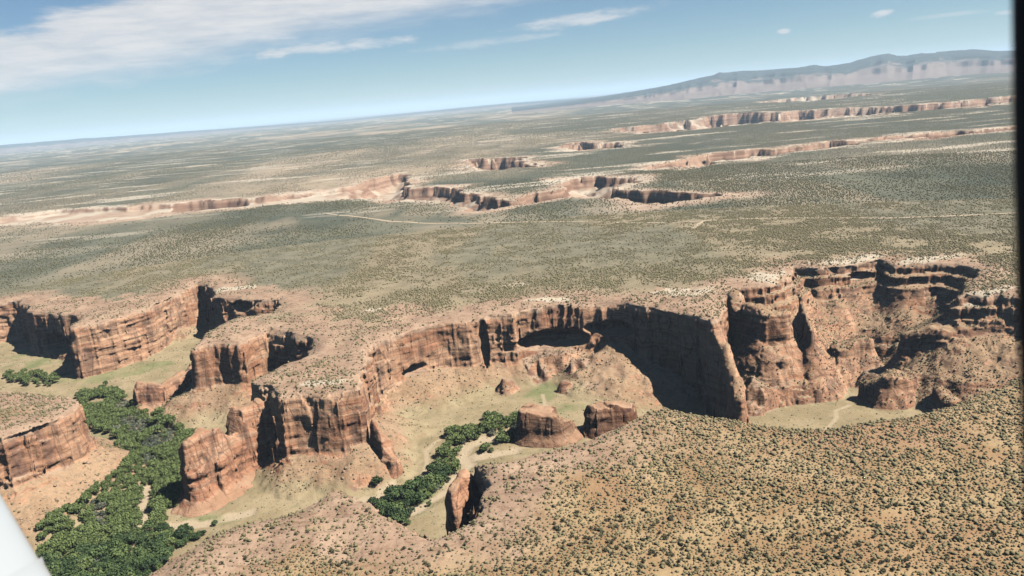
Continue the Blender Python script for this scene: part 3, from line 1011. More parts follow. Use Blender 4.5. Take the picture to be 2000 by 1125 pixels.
for i, (pts, dep) in enumerate(FARC):
    Pw = P2(pts)
    rad = np.hypot(Pw[:, 0], Pw[:, 1])
    sel = (fr > rad.min() - 250) & (fr < rad.max() + 250)
    Pj = jag(Pw, 3 + rad.mean() * 0.0035, 12 + rad.mean() * 0.004, 20 + i)
    dd = sd_poly(FX[:, sel].astype(np.float32), FY[:, sel].astype(np.float32), Pj)
    dd = dd + (13 * fbm2(FX[:, sel], FY[:, sel], 80, 4, 140 + i) + 7 * cells2(FX[:, sel], FY[:, sel], 55, i)[0]) * (rad.mean() / 2500)
    if rad.mean() > 2800:
        dd = dd + 42 * cells2(FX[:, sel], FY[:, sel], 210, i + 30)[0] * min(1.6, rad.mean() / 4000)
    cur = FD[:, sel]
    big = dd > cur
    FDEP[:, sel] = np.where(big, dep, FDEP[:, sel])
    FD[:, sel] = np.maximum(cur, dd)
FAZ_ = np.arctan2(FX, FY) + 0.02 * fbm2(FX, FY, 200, 3, 155)
FDEP = FDEP * np.maximum(0.30 + 0.70 * sstep(FAZ_, -0.20, -0.16), sstep(np.abs(FAZ_ + 0.352), 0.04, 0.02))
FDEP = FDEP * np.where(FDEP > 74, 0.40 + 0.60 * sstep(fbm2(FX, FY, 420, 3, 157), -0.35, 0.0), 1.0)
hcw = 0.55 + 0.35 * fbm2(FX, FY, 300, 2, 151)
drop = np.where(FD > 0, np.minimum(FDEP, np.where(FD * 5 < FDEP * hcw, FD * 5, FDEP * hcw + (FD - FDEP * hcw / 5) * 0.55)), 0)
fbare = sstep(FD + 70 * fbm2(FX, FY, 160, 4, 161), -95, -5) * (FD > -1000)
led = fbm2(FX, FY, 90, 4, 171)
FZ = FZ + fbare * 5 * np.floor(led * 3) / 3 * (FD < 0) - drop
fpale = np.clip(0.8 * sstep(fbm2(FX * 0.28, FY, 95, 5, 181), 0.34, 0.66) + 0.5 * fbare * sstep(fbm2(FX, FY, 120, 4, 185), 0.15, 0.5), 0, 1)
fpale = np.maximum(fpale, 0.8 * sstep(FD, -70, -8) * sstep(fbm2(FX, FY * 0.5, 70, 4, 187), -0.1, 0.35)) * sstep(FY, 1500, 2600)
fsage = np.where(FY < 2600, sage_field(FX, FY), 0) * (1 - sstep(FY, 1900, 2600)) + sstep(FY, 1900, 2600) * sstep(fbm2(FX, FY * 0.4, 700, 5, 191), -0.75, 0.15)
nA, nR = FX.shape
Vf = np.stack([FX, FY, FZ], -1).reshape(-1, 3).astype(np.float32)
ii, jj = np.meshgrid(np.arange(nA - 1), np.arange(nR - 1), indexing='ij')
q0 = (ii * nR + jj).ravel()
Qf = np.stack([q0, q0 + 1, q0 + nR + 1, q0 + nR], 1)
Qf = Qf[:, ::-1]
zn = np.stack([fbare, fsage, fpale, np.ones_like(fbare)], -1).reshape(-1, 4)
tag(mesh_obj('plain', Vf, Qf, M_PLAIN, attrs={'zone': zn}), kind='structure')


def far_sample(A, x, y):
    i = np.clip(((np.arctan2(x, y) - FAZ0) / FDA + 0.5).astype(np.int32), 0, nA - 1)
    j = np.clip(np.searchsorted(fr, np.hypot(x, y)), 0, nR - 1)
    return A[i, j]

# ------------------------------------------------------------------ far mesas on the skyline
def skyline(name, top_pts, r_top, base0, wob, n_az, radii, seed, red):
    a_ = np.array([math.atan2(*ray(p[0], p[1])[:2]) for p in top_pts])
    zt = np.array([z_at(p[0], p[1], r_top) for p in top_pts])
    A = np.linspace(a_[0], a_[-1], n_az)
    H = np.interp(A, a_, zt)
    rad = np.array(radii, float)
    AA, RR = np.meshgrid(A, rad, indexing='ij')
    X, Y = np.sin(AA) * RR, np.cos(AA) * RR
    H2 = H[:, None] * (1 + 0.07 * fbm2(X, Y, 1300, 5, seed) + 0.03 * cells2(X, Y, 500, seed)[0])
    fr0 = base0 + wob * (fbm2(AA * 20000, RR * 0.25, 1500, 4, seed + 3) + 0.6 * np.abs(fbm2(AA * 20000, RR * 0.1, 500, 3, seed + 5)))
    t = (RR - fr0) / (r_top - base0)
    prof = np.interp(t, [0, 0.32, 0.36, 0.50, 0.54, 0.86, 1.0, 3.0], [0, 0.30, 0.52, 0.60, 0.72, 0.93, 1.0, 1.0])
    Z = np.maximum(H2, 5) * prof - 3
    V_ = np.stack([X, Y, Z], -1).reshape(-1, 3)
    n = len(rad)
    i_, j_ = np.meshgrid(np.arange(n_az - 1), np.arange(n - 1), indexing='ij')
    q = (i_ * n + j_).ravel()
    F_ = np.stack([q, q + n, q + n + 1, q + 1], 1)
    tq = np.clip(prof, 0, 1).reshape(-1)
    return tag(mesh_obj(name, V_, F_, red, attrs={'zone': np.stack([tq, tq, tq, np.ones_like(tq)], 1)}), kind='structure')


def mat_mesa():
    m, t, b = new_mat('forested_mesa')
    geo = NT(t, 'ShaderNodeNewGeometry')
    P = geo.outputs['Position']
    lev = NT(t, 'ShaderNodeSeparateColor', {0: NT(t, 'ShaderNodeVertexColor', layer_name='zone').outputs[0]}).outputs[0]
    n = noise_tex(t, vscale(t, P, (1, 1, 0.3)), 0.0022, 6, 0.68)
    l2 = math_(t, 'ADD', lev, math_(t, 'MULTIPLY', math_(t, 'SUBTRACT', n, 0.5), 1.1))
    red = mix(t, n, (0.18, 0.135, 0.115), (0.33, 0.255, 0.215))
    wood = mix(t, n, (0.030, 0.048, 0.048), (0.085, 0.10, 0.09))
    c = mix(t, ramp(t, l2, 0.46, 0.60), red, wood)
    nz = NT(t, 'ShaderNodeSeparateXYZ', {0: geo.outputs['Normal']}).outputs[2]
    c = mix(t, ramp(t, nz, 0.80, 0.62), c, red)
    base_col(t, c, b)
    return m


M_MESA = mat_mesa()
skyline('mountain', [(1000, 216), (1100, 203), (1190, 189), (1260, 176), (1330, 161), (1395, 145), (1405, 141), (1420, 142), (1500, 135), (1575, 128), (1590, 126), (1610, 128),
                     (1660, 123), (1700, 110), (1735, 105), (1752, 109), (1770, 110), (1800, 103), (1850, 99), (1870, 97), (1900, 96), (1940, 99), (1990, 98), (2150, 92)],
        19500, 15800, 750, 1300, np.concatenate([np.linspace(14500, 20500, 90), np.linspace(21500, 30000, 6)]), 201, M_MESA)
skyline('hills', [(-150, 296), (0, 284), (150, 272), (300, 262), (350, 258), (450, 252), (520, 247), (600, 241), (690, 234), (760, 226), (850, 217), (930, 209), (1000, 202), (1100, 196), (1200, 188), (1290, 178)],
        36000, 32500, 1500, 700, np.concatenate([np.linspace(29500, 37500, 60), [40000, 45000]]), 231, M_MESA)

# ------------------------------------------------------------------ dirt road over the plateau
def ground_z(x, y):
    r = np.hypot(x, y)
    return np.where(r < R1 - 10, col_sample(HTOP, x, y), far_sample(FZ, x, y))


def ribbon(pts, width, lift):
    P = P2(pts)
    out = []
    for a in range(len(P) - 1):
        L = np.linalg.norm(P[a + 1] - P[a])
        m = max(1, int(L / 5))
        for k in range(m):
            out.append(P[a] + (P[a + 1] - P[a]) * k / m)
    out.append(P[-1])
    P = np.array(out)
    s = np.arange(len(P)) * 5.0
    T = np.gradient(P, axis=0)
    N = np.stack([-T[:, 1], T[:, 0]], 1) / np.linalg.norm(T, axis=1)[:, None]
    P = P + N * (4 * n1d(s / 160.0)[:, None])
    wid = width * (1 + 0.3 * n1d(s / 60.0 + 40))[:, None]
    rows = [P + N * wid * q for q in (-0.5, -0.17, 0.17, 0.5)]
    V_ = np.stack(rows, 1).reshape(-1, 2)
    z = ground_z(V_[:, 0], V_[:, 1]).reshape(-1, 4)
    z = np.maximum(z.max(1), np.convolve(np.pad(z.max(1), 2, 'edge'), np.ones(5) / 5, 'valid'))[:, None] + np.zeros((1, 4))
    V_ = np.concatenate([V_, (z + lift).reshape(-1, 1)], 1)
    q = (np.arange(len(P) - 1)[:, None] * 4 + np.arange(3)[None]).ravel()
    return V_, np.stack([q, q + 1, q + 5, q + 4], 1)


for pts, w in (([(640, 417), (700, 425), (760, 432), (830, 435), (920, 436), (1010, 434), (1100, 434), (1200, 435), (1300, 436), (1350, 434),
                 (1382, 431), (1480, 427), (1560, 426), (1700, 427), (1850, 423), (1950, 418), (2080, 411)], 8), ([(1380, 432), (1352, 448)], 7)):
    v_, f_ = ribbon(pts, w, 0.5)
    tag(mesh_obj('dirt_road', v_, f_, M_ROAD), kind='structure')

# ------------------------------------------------------------------ free-standing rocks
def rock(name, label, cat, spine, zb, flare=0.12, amp=1.0, vox=1.0, slope=(0, 0), seed=0, apron=8.0, mat=None):
    """spine: (x, y, radius, z top); the rock grows round it from zb"""
    S = np.array(spine, float)
    rm = S[:, 2].max() + 18 + apron
    lo, hi = S[:, :2].min(0) - rm, S[:, :2].max(0) + rm
    zlo, zhi = zb - 4, S[:, 3].max() + 7
    gx, gy, gz_ = np.arange(lo[0], hi[0], vox), np.arange(lo[1], hi[1], vox), np.arange(zlo, zhi, vox)
    Xg, Yg = np.meshgrid(gx, gy, indexing='ij')
    Xg, Yg = Xg.astype(np.float32), Yg.astype(np.float32)
    best = np.full(Xg.shape, 1e9, np.float32)
    zt = np.zeros(Xg.shape, np.float32)
    if len(S) == 1:
        S = np.vstack([S, S + [0.1, 0, 0, 0]])
    for a in range(len(S) - 1):
        e = S[a + 1, :2] - S[a, :2]
        t = np.clip(((Xg - S[a, 0]) * e[0] + (Yg - S[a, 1]) * e[1]) / (e @ e), 0, 1)
        dx, dy = Xg - S[a, 0] - t * e[0], Yg - S[a, 1] - t * e[1]
        dist = np.hypot(dx, dy) - (S[a, 2] + t * (S[a + 1, 2] - S[a, 2]))
        z_ = S[a, 3] + t * (S[a + 1, 3] - S[a, 3])
        better = dist < best
        best = np.where(better, dist, best)
        zt = np.where(better, z_, zt)
    zt = zt + slope[0] * (Xg - S[:, 0].mean()) + slope[1] * (Yg - S[:, 1].mean())
    zt = zt + amp * (2.2 * fbm2(Xg, Yg, 16, 3, seed + 2))
    fl = amp * (2.6 * fbm2(Xg, Yg, 24, 2, seed + 4) + 1.3 * fbm2(Xg, Yg, 8, 2, seed + 6))
    cv_, ce_ = cells2(Xg, Yg, 14, seed)
    cv2, ce2 = cells2(Xg, Yg, 6, seed + 1)
    fl = fl + amp * (1.6 * cv_ + 0.5 * cv2 + 1.3 * sstep(ce_, 1.2, 0.2))
    zt = zt + amp * 2.0 * cv_
    Zg = gz_[None, None, :].astype(np.float32)
    x3, y3 = Xg[..., None], Yg[..., None]
    dep = zt[..., None] - Zg
    low = sstep(Zg - zb, 16, 0)
    wid = flare * np.maximum(dep, 0) - 3.5 * np.exp(-np.maximum(dep, 0) / 5) + apron * low * low
    nz3 = amp * (1.3 * n3d(x3, y3, Zg, 10.0, seed + 1) + 0.7 * n3d(x3, y3, Zg, 4.5, seed + 2) + 0.45 * n1d((Zg + 0.06 * x3) / 4.0 + seed))
    fld = np.minimum(dep, wid - best[..., None] - (fl[..., None]) * (1 - 0.6 * low) - nz3)
    fld[:, :, 0] = -1
    fld[0], fld[-1] = -1, -1
    fld[:, 0], fld[:, -1] = -1, -1
    V_, Q_ = surface_nets(fld.astype(np.float32))
    V_ = V_ * vox + np.array([gx[0], gy[0], gz_[0]])
    _, fn = vnormals(V_, Q_)
    c = V_[Q_].mean(1) - V_.mean(0)
    if (fn * c).sum() < 0:
        Q_ = Q_[:, ::-1].copy()
    base = np.array([S[:, 0].mean(), S[:, 1].mean(), zb])
    o = mesh_obj(name, V_ - base, Q_, mat or M_ROCK, smooth=False)
    o.location = base
    return tag(o, label, cat)


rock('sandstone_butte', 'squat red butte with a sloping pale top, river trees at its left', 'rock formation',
     [sp(1042, 850, -82, 14, 793, 1052), sp(1080, 852, -82, 15, 803), sp(1104, 850, -82, 11, 822)], -86, 0.07, 0.8, 1.0, seed=301, apron=7, mat=M_DARK_FACED)
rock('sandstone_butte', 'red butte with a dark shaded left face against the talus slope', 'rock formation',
     [sp(1163, 842, -82, 11, 790, 1172), sp(1190, 832, -80, 14, 786, 1195), sp(1218, 818, -78, 14, 788, 1218)], -86, 0.05, 1.0, 1.0, seed=311, apron=3, mat=M_DARK_FACED)
rock('rock_pinnacle', 'narrow stepped red pinnacle standing off the right corner of the big promontory', 'rock formation',
     [sp(738, 905, -80, 5, 818, 735), sp(752, 912, -80, 7, 846, 752), sp(770, 922, -80, 6, 890, 774)], -86, 0.10, 0.9, 0.8, seed=321, apron=3)
g = at(890, 926, -6)
rock('rock_fin', 'orange rock fin lit on one side in the notch of the foreground rim', 'rock formation',
     [(g[0] - 3, g[1] - 14, 3.5, -16), (g[0] - 1, g[1] - 2, 4, -11), (g[0] + 6, g[1] + 9, 4.5, -6)], -86, 0.10, 0.9, 1.0, seed=331, apron=5)
rock('rock_fin', 'low ledged red ridge with a blunt tower at its left end beside the river trees', 'rock formation',
     [sp(284, 796, -82, 9, 742, 284), sp(322, 790, -82, 9, 750), sp(365, 770, -80, 10, 730), sp(432, 745, -76, 14, 708), sp(468, 728, -72, 13, 694)], -86, 0.14, 1.0, 1.1, seed=341, apron=14)
rock('rock_fin', 'tall red fin with a notched crest running from the promontory down into the green grove', 'rock formation',
     [sp(398, 975, -82, 10, 850, 398), sp(415, 962, -82, 10, 829, 415), sp(440, 948, -82, 9, 836, 440), sp(460, 936, -82, 8, 852, 458), sp(474, 928, -82, 8, 850, 472), sp(486, 920, -82, 10, 800, 488),
      sp(512, 905, -80, 13, 785, 515), sp(555, 886, -78, 16, 772, 552)], -86, 0.12, 1.4, 1.0, seed=351, apron=12)

# ------------------------------------------------------------------ scrub, junipers and trees
import bmesh


def ico(sub):
    bm = bmesh.new()
    bmesh.ops.create_icosphere(bm, subdivisions=sub, radius=1.0)
    V_ = np.array([v.co for v in bm.verts], np.float32)
    F_ = np.array([[v.index for v in f.verts] for f in bm.faces], np.int32)
    bm.free()
    return V_, F_


I1, I2 = ico(1), ico(2)
OCT = (np.array([[1, 0, -0.15], [0, 1, -0.15], [-1, 0, -0.15], [0, -1, -0.15], [0.1, 0, 1]], np.float32), np.array([[0, 1, 4], [1, 2, 4], [2, 3, 4], [3, 0, 4]], np.int32))


def bush_proto(base, lobes, seed):
    r_ = np.random.default_rng(seed)
    vs, fs, n = [], [], 0
    for k in range(lobes):
        V_, F_ = base[0].copy(), base[1]
        V_ *= (0.72 + 0.5 * r_.random(len(V_)))[:, None]
        sc = 1.0 if k == 0 else 0.5 + 0.3 * r_.random()
        off = np.zeros(3) if k == 0 else np.array([*(r_.random(2) * 1.7 - 0.85), 0.25 * r_.random() - 0.15])
        V_ = V_ * sc * np.array([1, 1, 0.85]) + off
        V_[:, 2] = np.maximum(V_[:, 2] + 0.55, -0.25)
        vs.append(V_)
        fs.append(F_ + n)
        n += len(V_)
    return np.concatenate(vs).astype(np.float32), np.concatenate(fs).astype(np.int32)


def scatter_mesh(name, pos, size, protos, mat):
    """pos (n,3), size (n,): one mesh of many bushes"""
    vs, fs, n = [], [], 0
    which = rng.integers(0, len(protos), len(pos))
    for k, (V_, F_) in enumerate(protos):
        s = which == k
        m = int(s.sum())
        if not m:
            continue
        th = rng.random(m) * 6.283
        c, s_ = np.cos(th)[:, None], np.sin(th)[:, None]
        sz = size[s][:, None]
        hx = (0.85 + 0.4 * rng.random(m))[:, None]
        vx_ = V_[None, :, 0] * hx
        vy_ = V_[None, :, 1] / hx
        W = np.stack([(vx_ * c - vy_ * s_) * sz, (vx_ * s_ + vy_ * c) * sz, V_[None, :, 2] * sz * (0.8 + 0.45 * rng.random(m))[:, None]], -1)
        W += pos[s][:, None, :]
        vs.append(W.reshape(-1, 3))
        fs.append((F_[None] + (np.arange(m) * len(V_))[:, None, None]).reshape(-1, 3) + n)
        n += m * len(V_)
    return mesh_obj(name, np.concatenate(vs), np.concatenate(fs), mat, smooth=False)


def in_view(x, y, z, mx=60, my=60):
    d = np.stack([x, y, z - EYE[2]], -1)
    zc = d @ _f0
    px = 1000 + FPX * (d @ CR) / zc
    py = 562.5 - FPX * (d @ CU) / zc
    return (zc > 1) & (px > -mx) & (px < 2000 + mx) & (py < 1125 + my) & (py > -my), px, py


def grid_pts(y0, y1, cell):
    xs = np.arange(-y1 * 0.85, y1 * 0.80, cell)
    ys = np.arange(y0 * 0.78, y1, cell)
    gx, gy = np.meshgrid(xs, ys)
    gx = (gx + rng.random(gx.shape) * cell).ravel()
    gy = (gy + rng.random(gy.shape) * cell).ravel()
    r = np.hypot(gx, gy)
    a = np.arctan2(gx, gy)
    k = (r > y0) & (r < y1) & (a > -0.76) & (a < 0.74)
    return gx[k], gy[k]


# near country
x, y = grid_pts(330, R1 - 15, 1.95)
z = col_sample(HTOP, x, y)
ok, px, py = in_view(x, y, z, 330, 130)
x, y, z, px, py = x[ok], y[ok], z[ok], px[ok], py[ok]
d = canyon_d(x.astype(np.float32), y.astype(np.float32))
bare = col_sample(B2, x, y)
gs = np.maximum(np.abs(col_sample(HTOP, x + 1.5, y) - z), np.abs(col_sample(HTOP, x, y + 2.5) - z))
near_side = (d < 0) & (y < 420 + 0.42 * np.abs(x) + 330) & (y < 760)
clump = fbm2(x, y, 45, 4, 401)
clump2 = fbm2(x, y, 17, 3, 405)
dens = np.zeros(len(x))
clump3 = fbm2(x, y, 8, 2, 409)
fg = np.clip(1.0 + 0.35 * clump + 0.45 * clump2 + 0.4 * clump3, 0.08, 0.98) * (1 - 0.66 * bare * (1 - 0.8 * sstep(clump2, 0.25, 0.5)))
bg_ = (1.45 + 1.0 * sstep(x / y, -0.2, 0.5)) * np.clip(0.36 + 0.50 * clump + 0.3 * clump2, 0.03, 0.8) * (1 - 0.62 * bare) * (1 - 0.70 * sage_field(x, y))
dens = np.where(near_side, fg, bg_)
above = above0 = z - col_sample(ZF, x, y)
stepw_ = col_sample(ST, x, y)
tal = np.clip(0.20 + 0.20 * clump + 0.22 * clump2 + 0.85 * stepw_ * (0.60 + 0.8 * clump + 0.4 * clump2) * (y > 700), 0.01, 0.85)
dens = np.where(d > 2, np.where(above > 4, tal, 0.05 + 0.10 * sstep(clump2, 0.1, 0.6)), dens)
dens = np.where(gs > np.where(d > 2, 5.5, 3.2), 0, dens)
kp = rng.random(len(x)) < dens
x, y, z, d, px, py, above = (q[kp] for q in (x, y, z, d, px, py, above))
above0 = above
size = np.where(rng.random(len(x)) < 0.62, 0.34 + 0.42 * rng.random(len(x)), 0.70 + 0.80 * rng.random(len(x)) ** 1.6)
size = np.where(d > 2, size * np.where(above0 < 4, 0.62, 0.78), size)
rdist = np.hypot(x, y)
print('near bushes', len(x))
P3 = np.stack([x, y, z - 0.15], 1)
proj = size / np.sqrt(rdist ** 2 + (EYE[2] - z) ** 2)
cand = np.nonzero((d < -6) & (px > 20) & (px < 1960) & (py > 560) & (py < 1120) & (size > 0.80))[0]
top300 = cand[np.argsort(-proj[cand])[:300]]
isolo = np.zeros(len(x), bool)
isolo[top300] = True
PN = [bush_proto(I2, 1, 500 + k) for k in range(1)] + [bush_proto(I1, 2, 510 + k) for k in range(4)]
PM = [bush_proto(I1, 1, 520 + k) for k in range(5)]
dark = (size > 0.72) | (rng.random(len(x)) < 0.25)
nearm = (rdist < 680) & ~isolo
tag(scatter_mesh('juniper_scrub', P3[nearm & dark], size[nearm & dark], PN, M_JUNIPER), 'dark juniper scrub scattered over the sandy foreground plateau', 'scrub', kind='stuff')
tag(scatter_mesh('sage_scrub', P3[nearm & ~dark], size[nearm & ~dark], PM, M_SAGEBUSH), 'small olive sage bushes scattered over the sandy foreground plateau', 'scrub', kind='stuff')
farm = (rdist >= 680) & ~isolo
tag(scatter_mesh('juniper_scrub', P3[farm & dark], size[farm & dark] * 1.1, PM, M_JUNIPER), 'dark juniper scrub dotting the plateau and slopes beyond the canyon', 'scrub', kind='stuff')
tag(scatter_mesh('sage_scrub', P3[farm & ~dark], size[farm & ~dark] * 1.1, PM, M_SAGEBUSH), 'small olive sage bushes dotting the plateau and slopes beyond the canyon', 'scrub', kind='stuff')


def leaf_cloud(lobes, n, leaf, seed):
    """leaf clumps spread through a lobed crown: quads"""
    r_ = np.random.default_rng(seed)
    L = np.array(lobes, float)
    w = L[:, 3] ** 2
    k = r_.choice(len(L), n, p=w / w.sum())
    u = r_.normal(size=(n, 3))
    u /= np.linalg.norm(u, axis=1)[:, None]
    u[:, 2] = np.where(u[:, 2] < -0.35, -u[:, 2], u[:, 2])
    c = L[k, :3] + u * (L[k, 3] * (0.50 + 0.62 * r_.random(n) ** 1.3))[:, None] * np.array([1, 1, 0.85])
    nrm = u + 0.95 * r_.normal(size=(n, 3))
    nrm /= np.linalg.norm(nrm, axis=1)[:, None]
    t1 = np.cross(nrm, r_.normal(size=(n, 3)))
    t1 /= np.linalg.norm(t1, axis=1)[:, None]
    t2 = np.cross(nrm, t1)
    s = leaf * (0.6 + 0.8 * r_.random(n))[:, None]
    q = np.stack([c - t1 * s, c + t2 * s * 0.7, c + t1 * s, c - t2 * s * 0.7], 1)
    q[:, 1] += nrm * s * 0.25
    q[:, 3] += nrm * s * 0.25
    return q.reshape(-1, 3).astype(np.float32), np.arange(n * 4).reshape(-1, 4).astype(np.int32)


def tube(path, rad, sides=7):
    path = np.array(path, float)
    V_, F_ = [], []
    for a, (p, r_) in enumerate(zip(path, rad)):
        tdir = path[min(a + 1, len(path) - 1)] - path[max(a - 1, 0)]
        tdir /= np.linalg.norm(tdir)
        e1 = np.cross(tdir, [0.3, 1, 0.2])
        e1 /= np.linalg.norm(e1)
        e2 = np.cross(tdir, e1)
        for k in range(sides):
            th = 2 * math.pi * k / sides
            V_.append(p + r_ * (math.cos(th) * e1 + math.sin(th) * e2))
    for a in range(len(path) - 1):
        for k in range(sides):
            k2 = (k + 1) % sides
            F_.append([a * sides + k, a * sides + k2, (a + 1) * sides + k2, (a + 1) * sides + k])
    return np.array(V_), np.array(F_)


def join(parts):
    vs, fs, n = [], [], 0
    for V_, F_ in parts:
        vs.append(V_)
        fs.append(np.asarray(F_) + n)
        n += len(V_)
    return np.concatenate(vs), np.concatenate(fs)


def cotton_meshes(seed, rad=5.0, hgt=9.0, leaf=0.75, n=460):
    r_ = random.Random(seed)
    lobes = [(0, 0, hgt * 0.62, rad * 0.72)]
    limbs = [tube([(0, 0, -0.6), (0.1, 0.1, hgt * 0.2), (0, 0.2, hgt * 0.55)], [0.45, 0.34, 0.16])]
    for k in range(6):
        th = k * 1.047 + r_.random() * 0.7
        rr_ = rad * (0.42 + 0.38 * r_.random())
        lz = hgt * (0.36 + 0.34 * r_.random())
        lobes.append((math.cos(th) * rr_, math.sin(th) * rr_, lz, rad * (0.24 + 0.34 * r_.random())))
        limbs.append(tube([(0, 0.1, hgt * 0.18), (math.cos(th) * rr_ * 0.5, math.sin(th) * rr_ * 0.5, lz * 0.75), (math.cos(th) * rr_, math.sin(th) * rr_, lz)], [0.2, 0.13, 0.05], 5))
    return leaf_cloud(lobes, n, leaf, seed), join(limbs)


def poly_spots(poly, gap, z0, jitter, holes=()):
    Pw = P2(poly, z0)
    lo, hi = Pw.min(0), Pw.max(0)
    gx, gy = np.meshgrid(np.arange(lo[0], hi[0], gap), np.arange(lo[1], hi[1], gap * 0.87))
    gx = gx + (np.arange(gx.shape[0]) % 2)[:, None] * gap / 2
    gx = (gx + (rng.random(gx.shape) - 0.5) * jitter * gap).ravel().astype(np.float32)
    gy = (gy + (rng.random(gy.shape) - 0.5) * jitter * gap).ravel().astype(np.float32)
    k = sd_poly(gx, gy, Pw) > 0
    for h in holes:
        k &= ell(gx, gy, E(*(tuple(h) + (z0,)))) < 0
    for w in WASH:
        k &= d_line(gx, gy, w) > 5.0
    return gx[k], gy[k]


GROVE = [(152, 772), (232, 768), (262, 800), (330, 832), (383, 856), (380, 925), (372, 960), (352, 992), (318, 1002), (345, 1042), (404, 1046), (332, 1092),
         (290, 1140), (240, 1180), (60, 1200), (78, 1112), (76, 1062), (130, 1022), (180, 990), (236, 940), (234, 905), (244, 872), (214, 848), (165, 838), (160, 800)]
HOLES = [(190, 868, 28, 16), (252, 925, 8, 10), (285, 1010, 10, 26), (300, 985, 16, 7), (150, 1030, 22, 8), (115, 1092, 14, 9), (195, 788, 25, 7)]
GREY = [(262, 838, 62, 24), (238, 800, 26, 16), (300, 870, 60, 26), (195, 1020, 16, 40), (290, 905, 40, 14), (180, 1110, 14, 20), (330, 845, 18, 14)]
RIVER = [[(1030, 818), (1032, 842), (1005, 846), (960, 850), (935, 858), (900, 866), (905, 885), (890, 910), (880, 935), (862, 965), (840, 985), (812, 1008), (795, 1030),
          (768, 1022), (728, 1002), (724, 985), (752, 985), (760, 962), (790, 958), (830, 940), (850, 910), (862, 885), (872, 862), (885, 842), (940, 830), (985, 826)],
         [(1022, 838), (1018, 852), (1000, 870), (972, 868), (978, 850)], [(945, 872), (968, 878), (960, 890), (940, 893), (930, 885)], [(905, 915), (870, 925), (875, 905), (900, 898)]]
EXTRA = [[(40, 742), (118, 745), (120, 760), (60, 762), (30, 756)], [(8, 740), (40, 745), (40, 757), (12, 755)]]
spots = []
gx, gy = poly_spots(GROVE, 6.3, FLOOR_Z, 0.75, HOLES)
for a, b_ in zip(gx, gy):
    gr = max(float(ell(np.array([a]), np.array([b_]), E(*(e + (FLOOR_Z,))))[0]) for e in GREY)
    spots.append((a, b_, 'willow' if gr + 0.7 * (rng.random() - 0.5) > 0.3 else 'cotton', 'grove'))
for pl in RIVER:
    gx, gy = poly_spots(pl, 6.6, FLOOR_Z, 0.7)
    spots += [(a, b_, 'willow' if rng.random() < 0.10 else 'cotton', 'river') for a, b_ in zip(gx, gy)]
for pl in EXTRA:
    gx, gy = poly_spots(pl, 9.0, FLOOR_Z, 0.8)
    spots += [(a, b_, 'cotton', 'upstream') for a, b_ in zip(gx, gy)]
print('trees', len(spots), sum(s[2] == 'willow' for s in spots))
KINDS = {'cotton': [cotton_meshes(600 + k) for k in range(7)], 'willow': [cotton_meshes(650 + k, 3.6, 4.2, 0.55, 330) for k in range(5)]}
protos = {}
for kind, lst in KINDS.items():
    for k, (cr, tr) in enumerate(lst):
        a = bpy.data.meshes.new('crown')
        protos[kind, k] = (cr, tr, [])


def plant(kind, k, loc, s, rot, name, label, cat, group=None):
    cr, tr, made = protos[kind, k]
    e = empty(name, loc)
    e.rotation_euler = (0, 0, rot)
    e.scale = (s * (0.9 + 0.2 * rng.random()), s * (0.9 + 0.2 * rng.random()), s)
    tag(e, label, cat, group)
    if not made:
        made.append(mesh_obj('crown', cr[0], cr[1], M_COTTON if kind == 'cotton' else M_WILLOW, e, smooth=False))
        made.append(mesh_obj('trunk', tr[0], tr[1], M_BARK, e))
    else:
        for o in made:
            c = o.copy()
            C.objects.link(c)
            c.parent = e
    return e


LABELS = {('cotton', 'grove'): ('cottonwood_tree', 'green cottonwood in the dense grove along the canyon bottom at lower left', 'tree', 'cottonwoods of the lower left grove'),
          ('willow', 'grove'): ('willow_bush', 'low grey-green willow among the cottonwoods of the lower left grove', 'bush', 'grey willows of the lower left grove'),
          ('cotton', 'river'): ('cottonwood_tree', 'green cottonwood in the winding band beside the sandy wash below the buttes', 'tree', 'cottonwoods along the sandy wash'),
          ('willow', 'river'): ('willow_bush', 'low grey-green willow in the winding tree band beside the sandy wash', 'bush', 'grey willows along the sandy wash'),
          ('cotton', 'upstream'): ('cottonwood_tree', 'green cottonwood on the meadow behind the left mesa', 'tree', 'cottonwoods behind the left mesa')}
sx, sy = np.array([s[0] for s in spots]), np.array([s[1] for s in spots])
sz = col_sample(HTOP, sx, sy)
okv, spx, spy = in_view(sx, sy, sz + 5, 25, 25)
order = np.argsort(np.hypot(sx, sy))
count = {}
rest = {'cotton': [], 'willow': []}
for i in order:
    if not okv[i] or sz[i] > FLOOR_Z + 16:
        continue
    kind, where = spots[i][2], spots[i][3]
    s = (0.50 + 0.85 * rng.random() ** 1.2)
    count[kind] = count.get(kind, 0) + 1
    if count[kind] > 296:
        rest[kind].append((sx[i], sy[i], sz[i], s))
        continue
    nm, lb, ct, grp = LABELS[kind, where]
    plant(kind, int(rng.integers(0, 7 if kind == 'cotton' else 5)), (float(sx[i]), float(sy[i]), float(sz[i]) - 0.2), s, rng.random() * 6.28, nm, lb, ct, grp)
print('counts', count)
for kind, lst in rest.items():
    if lst:
        pk = [protos[kind, k][0] for k in range(3)]
        vs, fs, n = [], [], 0
        for (a, b_, c, s) in lst:
            V_, F_ = pk[int(rng.integers(0, 3))]
            vs.append(V_ * s + np.array([a, b_, c]))
            fs.append(F_ + n)
            n += len(V_)
        tag(mesh_obj('woodland', np.concatenate(vs), np.concatenate(fs), M_COTTON if kind == 'cotton' else M_WILLOW, smooth=False),
            'farther trees of the canyon bottom grove' if kind == 'cotton' else 'farther grey-green willows of the canyon bottom', 'woodland', kind='stuff')
